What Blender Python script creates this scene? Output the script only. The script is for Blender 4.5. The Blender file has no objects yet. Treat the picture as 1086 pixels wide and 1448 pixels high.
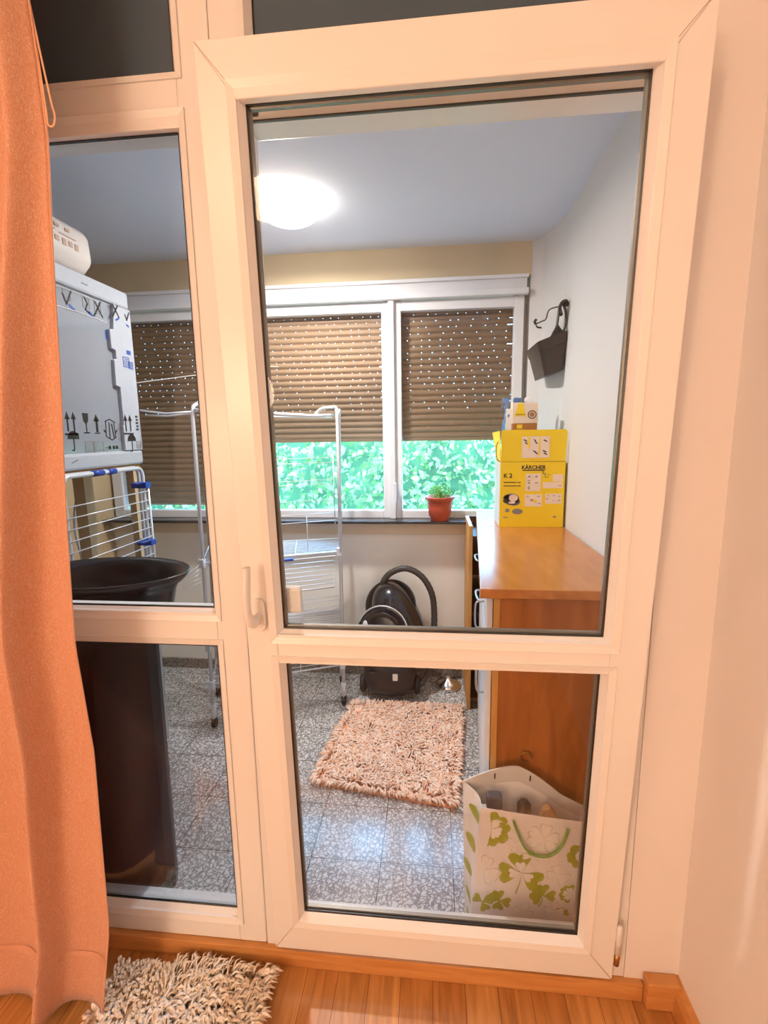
import bpy, bmesh, math, random
from mathutils import Vector, Matrix, Euler, noise
random.seed(7)
C = bpy.context.scene.collection
PI = math.pi
R = math.radians

# ------------------------------------------------------------------ camera, world, light, exposure
def camera_setup():
    f_px, yaw, pitch, roll = 681.07, -0.1039, 0.16375, -0.01523
    cy, sy, cp, sp = math.cos(yaw), math.sin(yaw), math.cos(pitch), math.sin(pitch)
    f = Vector((sy*cp, cy*cp, -sp)); r = Vector((cy, -sy, 0)); u = r.cross(f)
    cr, sr = math.cos(roll), math.sin(roll)
    right = cr*r + sr*u; up = -sr*r + cr*u
    cd = bpy.data.cameras.new('camera'); co = bpy.data.objects.new('camera', cd); C.objects.link(co)
    m = Matrix.Identity(4)
    for i in range(3):
        m[i][0] = right[i]; m[i][1] = up[i]; m[i][2] = -f[i]
    co.matrix_world = m
    cd.sensor_fit = 'VERTICAL'; cd.sensor_height = 36; cd.lens = f_px*36/1448
    cd.clip_start = 0.02
    bpy.context.scene.camera = co
camera_setup()

sc = bpy.context.scene
sc.view_settings.view_transform = 'Standard'
sc.view_settings.look = 'None'
sc.view_settings.gamma = 1
sc.view_settings.use_curve_mapping = False
sc.view_settings.exposure = 0.0

w = bpy.data.worlds.new('world'); sc.world = w; w.use_nodes = True
bg = w.node_tree.nodes['Background']
bg.inputs[0].default_value = (0.27, 0.60, 1.0, 1); bg.inputs[1].default_value = 24.0

def lamp(name, kind, loc, energy, col, size=0.1, rot=None):
    l = bpy.data.lights.new(name, kind); l.energy = energy; l.color = col
    if kind == 'POINT': l.shadow_soft_size = size
    if kind == 'SUN': l.angle = size
    o = bpy.data.objects.new(name, l); C.objects.link(o); o.location = loc
    if rot: o.rotation_euler = rot
    return o
# sun over the roof, shining away from the house on the hedge outside
sun = lamp('sun', 'SUN', (0, -3, 8), 5.0, (1, .97, .88), R(2), (R(50), 0, R(-14)))
# warm ceiling lamp of the room the photo is taken from
lamp('room_ceiling_light', 'POINT', (-1.1, -1.5, 1.22), 34, (1, .69, .46), .13)
lamp('room_fill_light', 'POINT', (-1.78, -2.6, -.05), 90, (1, .70, .48), .25)  # unseen fill light added behind the camera to even out the room
for nm, x0, x1, z0, z1 in (('daylight_portal', -.96, .42, -.46, .0), ):
    pl = bpy.data.lights.new(nm, 'AREA'); pl.shape = 'RECTANGLE'; pl.size = x1-x0; pl.size_y = z1-z0
    pl.cycles.is_portal = True
    po = bpy.data.objects.new(nm, pl); C.objects.link(po); po.location = ((x0+x1)/2, 2.86, (z0+z1)/2)
    po.rotation_euler = (R(-90), 0, 0)   # faces -Y, into the balcony

# ------------------------------------------------------------------ materials
def srgb(r, g, b):
    def c(v):
        v /= 255.0
        return v/12.92 if v <= .04045 else ((v+.055)/1.055)**2.4
    return (c(r), c(g), c(b), 1)

def mat(name, col, rough=.5, metal=0, bump=0, bscale=40, var=0, vscale=6, coat=0, spec=.5, trans=0, emis=None, estr=0):
    m = bpy.data.materials.new(name); m.use_nodes = True
    nt = m.node_tree; b = nt.nodes['Principled BSDF']
    b.inputs['Base Color'].default_value = col
    b.inputs['Roughness'].default_value = rough
    b.inputs['Metallic'].default_value = metal
    b.inputs['Coat Weight'].default_value = coat
    b.inputs['Specular IOR Level'].default_value = spec
    b.inputs['Transmission Weight'].default_value = trans
    if emis:
        b.inputs['Emission Color'].default_value = emis; b.inputs['Emission Strength'].default_value = estr
    tc = nt.nodes.new('ShaderNodeTexCoord')
    if var:
        n = nt.nodes.new('ShaderNodeTexNoise'); n.inputs['Scale'].default_value = vscale; n.inputs['Detail'].default_value = 5
        nt.links.new(tc.outputs['Object'], n.inputs['Vector'])
        mx = nt.nodes.new('ShaderNodeMixRGB')
        mx.inputs[1].default_value = tuple(max(0, c*(1-var)) for c in col[:3])+(1,)
        mx.inputs[2].default_value = tuple(min(1, c*(1+var)) for c in col[:3])+(1,)
        nt.links.new(n.outputs['Fac'], mx.inputs[0]); nt.links.new(mx.outputs[0], b.inputs['Base Color'])
    if bump:
        n2 = nt.nodes.new('ShaderNodeTexNoise'); n2.inputs['Scale'].default_value = bscale; n2.inputs['Detail'].default_value = 6
        nt.links.new(tc.outputs['Object'], n2.inputs['Vector'])
        bp = nt.nodes.new('ShaderNodeBump'); bp.inputs['Strength'].default_value = bump; bp.inputs['Distance'].default_value = .01
        nt.links.new(n2.outputs['Fac'], bp.inputs['Height']); nt.links.new(bp.outputs[0], b.inputs['Normal'])
    return m

def wood(name, c1, c2, scale=(3, 3, 30), rough=.35, axis='Z'):
    m = bpy.data.materials.new(name); m.use_nodes = True
    nt = m.node_tree; b = nt.nodes['Principled BSDF']; b.inputs['Roughness'].default_value = rough
    tc = nt.nodes.new('ShaderNodeTexCoord'); mp = nt.nodes.new('ShaderNodeMapping')
    mp.inputs['Scale'].default_value = scale
    n = nt.nodes.new('ShaderNodeTexNoise'); n.inputs['Scale'].default_value = 1.6; n.inputs['Detail'].default_value = 8; n.inputs['Distortion'].default_value = .9
    cr = nt.nodes.new('ShaderNodeValToRGB'); cr.color_ramp.elements[0].position = .3; cr.color_ramp.elements[0].color = c1
    cr.color_ramp.elements[1].position = .72; cr.color_ramp.elements[1].color = c2
    nt.links.new(tc.outputs['Object'], mp.inputs[0]); nt.links.new(mp.outputs[0], n.inputs['Vector'])
    nt.links.new(n.outputs['Fac'], cr.inputs[0]); nt.links.new(cr.outputs[0], b.inputs['Base Color'])
    return m

def glass(name, tint=(1, 1, 1, 1), refl=.08):
    m = bpy.data.materials.new(name); m.use_nodes = True
    nt = m.node_tree; nt.nodes.clear()
    o = nt.nodes.new('ShaderNodeOutputMaterial'); t = nt.nodes.new('ShaderNodeBsdfTransparent'); g = nt.nodes.new('ShaderNodeBsdfGlossy')
    t.inputs[0].default_value = tint; g.inputs['Roughness'].default_value = 0.01
    fr = nt.nodes.new('ShaderNodeFresnel'); fr.inputs[0].default_value = 1.42
    ml = nt.nodes.new('ShaderNodeMath'); ml.operation = 'MULTIPLY'; ml.inputs[1].default_value = refl/.04*.5
    mx = nt.nodes.new('ShaderNodeMixShader')
    nt.links.new(fr.outputs[0], ml.inputs[0]); nt.links.new(ml.outputs[0], mx.inputs[0])
    nt.links.new(t.outputs[0], mx.inputs[1]); nt.links.new(g.outputs[0], mx.inputs[2]); nt.links.new(mx.outputs[0], o.inputs[0])
    return m

M = {}
M['pvc'] = mat('white_pvc', (.86, .85, .83, 1), .28, bump=.01, bscale=200)
M['wallroom'] = mat('room_wall_paint', (.86, .81, .78, 1), .8, bump=.04, bscale=60, var=.03, vscale=3)
M['wallbalc'] = mat('balcony_wall_paint', (.64, .63, .62, 1), .85, bump=.05, bscale=50, var=.04, vscale=3)
M['ceil'] = mat('ceiling_paint', (.70, .76, .87, 1), .85, bump=.05, bscale=50, var=.02)
M['beam'] = mat('yellowed_beam_paint', srgb(208, 190, 158), .85, bump=.05, var=.10, vscale=4)
M['tan'] = mat('tan_wall_paint', srgb(205, 180, 140), .85, var=.15, vscale=6)
M['backwall'] = mat('film_covered_wall', srgb(250, 245, 236), .4, bump=.25, bscale=7, var=.06, vscale=5)
M['ledge'] = mat('ledge_paint', srgb(225, 208, 182), .6, var=.06)
M['black'] = mat('black_rubber', (.012, .012, .012, 1), .45)
M['gasket'] = mat('dark_gasket', (.02, .02, .018, 1), .35)
M['alu'] = mat('aluminium', (.62, .62, .62, 1), .28, metal=.9)
M['spacer'] = mat('grey_spacer', (.20, .19, .17, 1), .35, metal=.5)
M['steel'] = mat('rack_white_steel', (.74, .76, .80, 1), .3, metal=.35)
M['brushed'] = mat('brushed_metal', (.42, .42, .44, 1), .45, metal=.8)
M['chrome'] = mat('chrome', (.8, .8, .8, 1), .12, metal=1)
M['blue'] = mat('blue_plastic', (.012, .06, .38, 1), .35)
M['winframe'] = mat('painted_window_frame', (.78, .79, .82, 1), .45, bump=.03, bscale=30, var=.05)
M['glass'] = glass('clear_glass', (.975, .985, .985, 1), .03)
M['glass_dim'] = glass('tinted_glass', (.85, .87, .89, 1), .03)
M['glass_win'] = glass('window_glass', (.97, 1, 1, 1), .04)
M['darkpane'] = mat('dark_panel', (.075, .115, .155, 1), .22, spec=.35)
M['shutter'] = mat('brown_shutter', srgb(164, 130, 104), .5, var=.06, vscale=12)
M['cab'] = wood('orange_brown_veneer', srgb(152, 86, 32), srgb(184, 110, 50), (14, 14, 2.0), .38)
M['cabtop'] = wood('laminate_worktop', srgb(170, 102, 44), srgb(190, 120, 58), (16, 3, 16), .22)
M['skirt'] = wood('skirting_wood', srgb(196, 132, 72), srgb(216, 156, 92), (3, 12, 30), .4)
M['board'] = wood('board_edge_wood', srgb(190, 130, 60), srgb(215, 160, 90), (10, 10, 2), .5)
M['darkwood'] = mat('dark_brown_shelf', srgb(70, 42, 24), .5, var=.3, vscale=10)
M['front'] = mat('pale_grey_fronts', (.72, .73, .76, 1), .3)
M['bin'] = mat('dark_brown_plastic', (.030, .022, .019, 1), .42)
M['tub'] = mat('black_plastic', (.012, .012, .013, 1), .28)
M['vac'] = mat('vacuum_black_gloss', (.014, .016, .02, 1), .22, coat=.4)
M['vacm'] = mat('vacuum_matt_black', (.02, .021, .024, 1), .4)
M['hose'] = mat('grey_hose', (.05, .048, .045, 1), .45)
M['terra'] = mat('terracotta_plastic', srgb(190, 78, 50), .45, var=.05)
M['soil'] = mat('soil', (.03, .02, .012, 1), .9, bump=.5)
M['leaf'] = mat('young_leaf_green', (.20, .55, .12, 1), .5, var=.3, vscale=40)
M['planter'] = mat('dark_brown_planter', (.022, .016, .014, 1), .32)
M['yellow'] = mat('yellow_cardboard', srgb(240, 208, 6), .45)
M['card'] = mat('pale_cardboard', srgb(200, 196, 190), .6)
M['kraft'] = mat('brown_cardboard', srgb(170, 110, 50), .7, var=.15, vscale=30)
M['paper'] = mat('white_print', srgb(232, 214, 196), .6)
M['ink'] = mat('black_print', (.012, .012, .012, 1), .5)
M['inkgrey'] = mat('grey_print', (.22, .21, .20, 1), .5)
M['inkblue'] = mat('blue_print', (.02, .09, .38, 1), .5)
M['inkbrown'] = mat('faded_brown_print', srgb(190, 160, 140), .6)
M['foam'] = mat('white_foam', (.44, .465, .51, 1), .5, bump=.1, bscale=60)
M['film'] = mat('shrink_film', (.27, .295, .335, 1), .18, bump=.2, bscale=4, coat=.4)
M['bag'] = mat('bag_white', srgb(244, 238, 232), .38, bump=.12, bscale=12)
M['bagin'] = mat('bag_inside_white', srgb(215, 208, 200), .5, bump=.2, bscale=14)
M['green'] = mat('clover_green', srgb(158, 170, 30), .4, var=.25, vscale=60)
M['clwhite'] = mat('clover_white', srgb(248, 243, 236), .35)
M['clgrey'] = mat('clover_outline', srgb(206, 196, 184), .45)
M['strap'] = mat('green_ribbon', srgb(70, 160, 40), .2, coat=.5)
M['rugpile'] = None

def lamp_mat():
    m = bpy.data.materials.new('lamp_glass_lit'); m.use_nodes = True
    b = m.node_tree.nodes['Principled BSDF']
    b.inputs['Base Color'].default_value = (.9, .88, .85, 1); b.inputs['Emission Color'].default_value = (1, .86, .72, 1)
    b.inputs['Emission Strength'].default_value = 20
    return m
M['lampglass'] = lamp_mat()

def tile_mat():
    m = bpy.data.materials.new('terrazzo_tiles'); m.use_nodes = True
    nt = m.node_tree; b = nt.nodes['Principled BSDF']; b.inputs['Roughness'].default_value = .17; b.inputs['Specular IOR Level'].default_value = .9
    g = nt.nodes.new('ShaderNodeNewGeometry'); mp = nt.nodes.new('ShaderNodeMapping')
    mp.inputs['Location'].default_value = (-.0667, -1.662, 0); mp.vector_type = 'POINT'
    nt.links.new(g.outputs['Position'], mp.inputs[0])
    br = nt.nodes.new('ShaderNodeTexBrick'); br.offset = 0; br.inputs['Scale'].default_value = 1
    br.inputs['Brick Width'].default_value = .2436; br.inputs['Row Height'].default_value = .2436
    br.inputs['Mortar Size'].default_value = .0016; br.inputs['Mortar Smooth'].default_value = .1
    br.inputs['Color1'].default_value = (1, 1, 1, 1); br.inputs['Color2'].default_value = (.93, .93, .93, 1); br.inputs['Mortar'].default_value = (.10, .10, .10, 1)
    nt.links.new(mp.outputs[0], br.inputs['Vector'])
    ns = nt.nodes.new('ShaderNodeTexNoise'); ns.inputs['Scale'].default_value = 45; ns.inputs['Detail'].default_value = 2
    nt.links.new(g.outputs['Position'], ns.inputs['Vector'])
    mxv = nt.nodes.new('ShaderNodeMixRGB'); mxv.inputs[0].default_value = .035
    nt.links.new(g.outputs['Position'], mxv.inputs[1]); nt.links.new(ns.outputs['Color'], mxv.inputs[2])
    vo = nt.nodes.new('ShaderNodeTexVoronoi'); vo.feature = 'DISTANCE_TO_EDGE'; vo.inputs['Scale'].default_value = 66
    nt.links.new(mxv.outputs[0], vo.inputs['Vector'])
    cr = nt.nodes.new('ShaderNodeValToRGB'); e = cr.color_ramp.elements
    e[0].position = .06; e[0].color = (.24, .24, .25, 1); e[1].position = .20; e[1].color = (.80, .79, .77, 1)
    nt.links.new(vo.outputs['Distance'], cr.inputs[0])
    mx = nt.nodes.new('ShaderNodeMixRGB'); mx.blend_type = 'MULTIPLY'; mx.inputs[0].default_value = 1
    nt.links.new(cr.outputs[0], mx.inputs[1]); nt.links.new(br.outputs['Color'], mx.inputs[2])
    nt.links.new(mx.outputs[0], b.inputs['Base Color'])
    return m
M['tile'] = tile_mat()

def parquet_mat():
    m = bpy.data.materials.new('oak_parquet'); m.use_nodes = True
    nt = m.node_tree; b = nt.nodes['Principled BSDF']; b.inputs['Roughness'].default_value = .33
    g = nt.nodes.new('ShaderNodeNewGeometry'); mp = nt.nodes.new('ShaderNodeMapping')
    mp.inputs['Rotation'].default_value = (0, 0, R(90))
    nt.links.new(g.outputs['Position'], mp.inputs[0])
    br = nt.nodes.new('ShaderNodeTexBrick'); br.offset = .37; br.inputs['Scale'].default_value = 1
    br.inputs['Brick Width'].default_value = .62; br.inputs['Row Height'].default_value = .085
    br.inputs['Mortar Size'].default_value = .0008
    br.inputs['Color1'].default_value = srgb(196, 134, 72); br.inputs['Color2'].default_value = srgb(222, 164, 98); br.inputs['Mortar'].default_value = srgb(130, 76, 34)
    nt.links.new(mp.outputs[0], br.inputs['Vector'])
    mp2 = nt.nodes.new('ShaderNodeMapping'); mp2.inputs['Scale'].default_value = (45, 3, 1)
    nt.links.new(g.outputs['Position'], mp2.inputs[0])
    n = nt.nodes.new('ShaderNodeTexNoise'); n.inputs['Scale'].default_value = 1; n.inputs['Detail'].default_value = 7; n.inputs['Distortion'].default_value = 1.2
    nt.links.new(mp2.outputs[0], n.inputs['Vector'])
    cr = nt.nodes.new('ShaderNodeValToRGB'); e = cr.color_ramp.elements
    e[0].position = .3; e[0].color = (.62, .56, .5, 1); e[1].position = .65; e[1].color = (1, 1, 1, 1)
    nt.links.new(n.outputs['Fac'], cr.inputs[0])
    mx = nt.nodes.new('ShaderNodeMixRGB'); mx.blend_type = 'MULTIPLY'; mx.inputs[0].default_value = 1
    nt.links.new(br.outputs['Color'], mx.inputs[1]); nt.links.new(cr.outputs[0], mx.inputs[2])
    nt.links.new(mx.outputs[0], b.inputs['Base Color'])
    return m
M['parquet'] = parquet_mat()

def stone_mat():
    m = mat('speckled_skirting_tile', (.3, .27, .24, 1), .5); nt = m.node_tree; b = nt.nodes['Principled BSDF']
    tc = nt.nodes.new('ShaderNodeTexCoord'); v = nt.nodes.new('ShaderNodeTexVoronoi'); v.inputs['Scale'].default_value = 70
    nt.links.new(tc.outputs['Object'], v.inputs['Vector'])
    cr = nt.nodes.new('ShaderNodeValToRGB'); cr.color_ramp.elements[0].color = (.42, .37, .32, 1); cr.color_ramp.elements[1].color = (.10, .085, .07, 1)
    nt.links.new(v.outputs['Distance'], cr.inputs[0]); nt.links.new(cr.outputs[0], b.inputs['Base Color'])
    return m
M['stone'] = stone_mat()

def pile_mat(name, c1, c2, scale):
    m = mat(name, c1, .9); nt = m.node_tree; b = nt.nodes['Principled BSDF']
    g = nt.nodes.new('ShaderNodeNewGeometry')
    cr = nt.nodes.new('ShaderNodeValToRGB'); cr.color_ramp.elements[0].color = c1; cr.color_ramp.elements[1].color = c2
    nt.links.new(g.outputs['Random Per Island'], cr.inputs[0]); nt.links.new(cr.outputs[0], b.inputs['Base Color'])
    b.inputs['Specular IOR Level'].default_value = .15
    return m
M['peach'] = pile_mat('peach_pile', srgb(242, 188, 156), srgb(255, 236, 222), 1)
M['peachbase'] = mat('peach_backing', srgb(232, 150, 108), .95)
M['cream'] = pile_mat('cream_pile', srgb(226, 204, 178), srgb(255, 248, 238), 1)
M['creambase'] = mat('cream_backing', srgb(205, 176, 146), .95)
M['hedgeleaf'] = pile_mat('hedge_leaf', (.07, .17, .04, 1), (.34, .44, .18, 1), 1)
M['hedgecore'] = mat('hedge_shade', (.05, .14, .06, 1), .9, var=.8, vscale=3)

def curtain_mat():
    m = bpy.data.materials.new('orange_curtain_fabric'); m.use_nodes = True
    nt = m.node_tree; b = nt.nodes['Principled BSDF']; b.inputs['Roughness'].default_value = .55
    b.inputs['Sheen Weight'].default_value = .3
    b.inputs['Subsurface Weight'].default_value = 0
    tc = nt.nodes.new('ShaderNodeTexCoord')
    mp = nt.nodes.new('ShaderNodeMapping'); mp.inputs['Scale'].default_value = (130, 130, 50)
    nt.links.new(tc.outputs['Object'], mp.inputs[0])
    n = nt.nodes.new('ShaderNodeTexNoise'); n.inputs['Scale'].default_value = 1.3; n.inputs['Detail'].default_value = 2; n.inputs['Distortion'].default_value = 2.5
    nt.links.new(mp.outputs[0], n.inputs['Vector'])
    cr = nt.nodes.new('ShaderNodeValToRGB'); e = cr.color_ramp.elements
    e[0].position = .455; e[0].color = srgb(222, 160, 124); e[1].position = .53; e[1].color = srgb(222, 160, 124)
    em = e.new(.492); em.color = srgb(248, 214, 190)
    nt.links.new(n.outputs['Fac'], cr.inputs[0]); nt.links.new(cr.outputs[0], b.inputs['Base Color'])
    n2 = nt.nodes.new('ShaderNodeTexNoise'); n2.inputs['Scale'].default_value = 160; n2.inputs['Detail'].default_value = 3
    nt.links.new(tc.outputs['Object'], n2.inputs['Vector'])
    ad = nt.nodes.new('ShaderNodeMath'); ad.operation = 'ADD'
    nt.links.new(n2.outputs['Fac'], ad.inputs[0]); nt.links.new(n.outputs['Fac'], ad.inputs[1])
    bp = nt.nodes.new('ShaderNodeBump'); bp.inputs['Strength'].default_value = .35; bp.inputs['Distance'].default_value = .002
    nt.links.new(ad.outputs[0], bp.inputs['Height']); nt.links.new(bp.outputs[0], b.inputs['Normal'])
    tr = nt.nodes.new('ShaderNodeBsdfTranslucent'); tr.inputs[0].default_value = srgb(235, 160, 120)
    mx = nt.nodes.new('ShaderNodeMixShader'); mx.inputs[0].default_value = .18
    out = nt.nodes['Material Output']
    nt.links.new(b.outputs[0], mx.inputs[1]); nt.links.new(tr.outputs[0], mx.inputs[2]); nt.links.new(mx.outputs[0], out.inputs[0])
    return m
M['curtain'] = curtain_mat()

# ------------------------------------------------------------------ mesh helpers
class MB:
    def __init__(self): self.bm = bmesh.new()
    def poly(self, pts):
        return self.bm.faces.new([self.bm.verts.new(p) for p in pts])
    def box(self, x0, x1, y0, y1, z0, z1, T=None):
        v = [Vector((x, y, z)) for x in (x0, x1) for y in (y0, y1) for z in (z0, z1)]
        if T: v = [T @ p for p in v]
        v = [self.bm.verts.new(p) for p in v]
        for f in ((0, 1, 3, 2), (4, 6, 7, 5), (0, 4, 5, 1), (2, 3, 7, 6), (0, 2, 6, 4), (1, 5, 7, 3)):
            self.bm.faces.new([v[i] for i in f])
        return self
    def prism(self, pts, d):
        """closed polygon pts (3D, planar) extruded by vector d"""
        d = Vector(d); a = [self.bm.verts.new(Vector(p)) for p in pts]; b = [self.bm.verts.new(Vector(p)+d) for p in pts]
        n = len(a); self.bm.faces.new(a[::-1]); self.bm.faces.new(b)
        for i in range(n): self.bm.faces.new([a[i], a[(i+1) % n], b[(i+1) % n], b[i]])
        return self
    def tube(self, pts, r, n=8, closed=False, flat=1.0):
        pts = [Vector(p) for p in pts]; m = len(pts); rings = []
        t0 = (pts[1]-pts[0]).normalized()
        up = Vector((0, 0, 1)) if abs(t0.z) < .9 else Vector((0, 1, 0))
        nrm = (up - t0*up.dot(t0)).normalized()
        for i, p in enumerate(pts):
            if closed: t = (pts[(i+1) % m]-pts[i-1]).normalized()
            else: t = (pts[min(i+1, m-1)]-pts[max(i-1, 0)]).normalized()
            nrm = (nrm - t*nrm.dot(t)); nrm = nrm.normalized() if nrm.length > 1e-6 else Vector((1, 0, 0))
            bi = t.cross(nrm); rr = r[i] if isinstance(r, (list, tuple)) else r
            rings.append([self.bm.verts.new(p + nrm*math.cos(2*PI*k/n)*rr + bi*math.sin(2*PI*k/n)*rr*flat) for k in range(n)])
        for i in range(m if closed else m-1):
            a, b = rings[i], rings[(i+1) % m]
            for k in range(n): self.bm.faces.new([a[k], a[(k+1) % n], b[(k+1) % n], b[k]])
        if not closed:
            self.bm.faces.new(rings[0][::-1]); self.bm.faces.new(rings[-1])
        return self
    def lathe(self, prof, n=32, T=None, sx=1, sy=1):
        """prof list of (radius,z)"""
        rings = []
        for r_, z in prof:
            ring = []
            for k in range(n):
                a = 2*PI*k/n; p = Vector((r_*math.cos(a)*sx, r_*math.sin(a)*sy, z))
                ring.append(self.bm.verts.new(T @ p if T else p))
            rings.append(ring)
        for a, b in zip(rings, rings[1:]):
            for k in range(n): self.bm.faces.new([a[k], a[(k+1) % n], b[(k+1) % n], b[k]])
        self.bm.faces.new(rings[0][::-1]); self.bm.faces.new(rings[-1])
        return self
    def grid(self, fn, nu, nv):
        v = [[self.bm.verts.new(fn(i/nu, j/nv)) for j in range(nv+1)] for i in range(nu+1)]
        for i in range(nu):
            for j in range(nv): self.bm.faces.new([v[i][j], v[i+1][j], v[i+1][j+1], v[i][j+1]])
        return self
    def ring_xz(self, o, i, yo, yi, yb):
        """mitred frame between rect o=(x0,x1,z0,z1) at y=yo (front outer) and rect i at y=yi, back at yb"""
        def rc(r_, y): return [(r_[0], y, r_[2]), (r_[1], y, r_[2]), (r_[1], y, r_[3]), (r_[0], y, r_[3])]
        loops = [rc(o, yb), rc(o, yo), rc(((o[0]*.45+i[0]*.55), (o[1]*.45+i[1]*.55), (o[2]*.45+i[2]*.55), (o[3]*.45+i[3]*.55)), yo+(yi-yo)*.18), rc(i, yi), rc(i, yb)]
        L = [[self.bm.verts.new(p) for p in l] for l in loops]
        for a, b in zip(L, L[1:]+L[:1]):
            for k in range(4): self.bm.faces.new([a[k], a[(k+1) % 4], b[(k+1) % 4], b[k]])
        return self
    def build(self, name, m, parent=None, smooth=False, bevel=0, solid=0, subd=0, loc=None):
        bmesh.ops.recalc_face_normals(self.bm, faces=self.bm.faces[:])
        me = bpy.data.meshes.new(name); self.bm.to_mesh(me); self.bm.free()
        if m: me.materials.append(m)
        if smooth:
            for p in me.polygons: p.use_smooth = True
        o = bpy.data.objects.new(name, me); C.objects.link(o)
        if parent: o.parent = parent
        if loc: o.location = loc
        if solid:
            s = o.modifiers.new('s', 'SOLIDIFY'); s.thickness = solid; s.offset = 0
        if bevel:
            b = o.modifiers.new('b', 'BEVEL'); b.width = bevel; b.segments = 2; b.limit_method = 'ANGLE'; b.angle_limit = R(40)
        if subd:
            s = o.modifiers.new('u', 'SUBSURF'); s.levels = subd; s.render_levels = subd
        return o

def empty(name, loc=(0, 0, 0), rot=None):
    o = bpy.data.objects.new(name, None); C.objects.link(o); o.location = loc
    if rot: o.rotation_euler = rot
    o.empty_display_size = .05
    return o
def tag(o, label=None, cat=None, group=None, kind=None):
    if label: o['label'] = label
    if cat: o['category'] = cat
    if group: o['group'] = group
    if kind: o['kind'] = kind
    return o
def struct(o, label=None, cat=None):
    o['kind'] = 'structure'
    if label: o['label'] = label
    if cat: o['category'] = cat
    return o
def box(name, m, x0, x1, y0, y1, z0, z1, parent=None, bevel=0):
    return MB().box(x0, x1, y0, y1, z0, z1).build(name, m, parent, bevel=bevel)
def arc(c, r, a0, a1, n, plane='xz'):
    out = []
    for i in range(n+1):
        a = R(a0+(a1-a0)*i/n); u, v = r*math.cos(a), r*math.sin(a)
        out.append((c[0]+u, c[1], c[2]+v) if plane == 'xz' else ((c[0]+u, c[1]+v, c[2]) if plane == 'xy' else (c[0], c[1]+u, c[2]+v)))
    return out
def smooth_path(pts, k=6):
    P = [Vector(p) for p in pts]; out = []
    for i in range(len(P)-1):
        p0 = P[max(i-1, 0)]; p1 = P[i]; p2 = P[i+1]; p3 = P[min(i+2, len(P)-1)]
        for s in range(k):
            t = s/k
            out.append(.5*((2*p1)+(-p0+p2)*t+(2*p0-5*p1+4*p2-p3)*t*t+(-p0+3*p1-3*p2+p3)*t**3))
    out.append(P[-1]); return out
def text(name, s, size, m, parent, matrix, sx=1.0, bold=0.0, depth=.0004):
    cu = bpy.data.curves.new(name, 'FONT'); cu.body = s; cu.size = size; cu.align_x = 'CENTER'; cu.align_y = 'CENTER'
    cu.offset = bold; cu.extrude = depth
    t = bpy.data.objects.new(name, cu); C.objects.link(t)
    dg = bpy.context.evaluated_depsgraph_get(); me = bpy.data.meshes.new_from_object(t.evaluated_get(dg))
    bpy.data.objects.remove(t); me.name = name; me.materials.clear(); me.materials.append(m)
    o = bpy.data.objects.new(name, me); C.objects.link(o); o.parent = parent
    o.matrix_local = matrix @ Matrix.Diagonal((sx, 1, 1, 1))
    return o

FZ = -1.45           # floor level
FY = 1.0875          # front face of the fixed frame
BY = 2.716           # inner face of the window wall
CZ = 0.952           # balcony ceiling
RW = 0.592           # balcony right wall

# ------------------------------------------------------------------ the setting: room
struct(box('floor', M['parquet'], -2.6, .66, -3.3, 1.075, FZ-.05, FZ), 'honey brown parquet floor of the near room', 'floor')
struct(box('wall_right', M['wallroom'], .622, .72, -3.3, 1.17, FZ, 1.35), 'peach lit plaster wall at the right edge', 'wall')
struct(box('wall_left', M['wallroom'], -2.7, -2.6, -3.3, 1.17, FZ, 1.35), 'plain left wall of the near room', 'wall')
struct(box('wall_rear', M['wallroom'], -2.7, .72, -3.4, -3.3, FZ, 1.35), 'plain wall behind the camera', 'wall')
struct(box('ceiling', M['wallroom'], -2.7, .72, -3.4, 1.17, 1.35, 1.42), 'ceiling of the near room', 'ceiling')
mb = MB(); mb.box(.4915, .622, FY, 1.20, FZ, 1.35); mb.box(-2.6, -1.552, FY, 1.20, FZ, 1.35); mb.box(-1.552, .4915, FY, 1.20, 1.22, 1.35)
struct(mb.build('wall_front', M['wallroom']), 'narrow plaster strip of wall right of the white door frame', 'wall')

mb = MB(); mb.box(-1.55, .535, 1.072, 1.092, FZ, -1.398)
struct(mb.build('baseboard_front', M['skirt'], bevel=.003), 'brown wooden skirting strip under the door', 'skirting board')
struct(box('baseboard_front_block', M['skirt'], .536, .617, 1.055, 1.0875, FZ, -1.372, bevel=.004), 'short square wooden skirting piece in the right corner', 'skirting board')
mb = MB(); mb.prism([(.622, 1.0875, FZ), (.600, 1.0875, FZ), (.602, 1.0875, -1.40), (.609, 1.0875, -1.385), (.617, 1.0875, -1.376), (.622, 1.0875, -1.374)], (0, -4.3, 0))
struct(mb.build('baseboard_right', M['skirt']), 'wooden skirting board along the right wall', 'skirting board')

# ------------------------------------------------------------------ the setting: balcony
struct(box('floor', M['tile'], -2.1, .75, 1.075, 2.9, FZ-.05, FZ), 'grey speckled terrazzo tile floor of the glazed balcony', 'floor')
struct(box('ceiling', M['ceil'], -2.1, .75, 1.20, 2.9, CZ, CZ+.05), 'pale blue white ceiling of the balcony', 'ceiling')
mb = MB()
prof = [(.497, BY), (.548, 2.66), (.575, 2.52), (RW, 2.40), (RW, 1.158), (.75, 1.158), (.75, 2.9), (.497, 2.9)]
mb.prism([(x, y, FZ) for x, y in prof], (0, 0, CZ-FZ))
struct(mb.build('wall_right', M['wallbalc']), 'off white plaster wall on the right of the balcony', 'wall')
struct(box('wall_left', M['tan'], -2.1, -1.95, 1.20, 2.9, FZ, CZ), 'tan painted end wall of the balcony on the left', 'wall')
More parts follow.
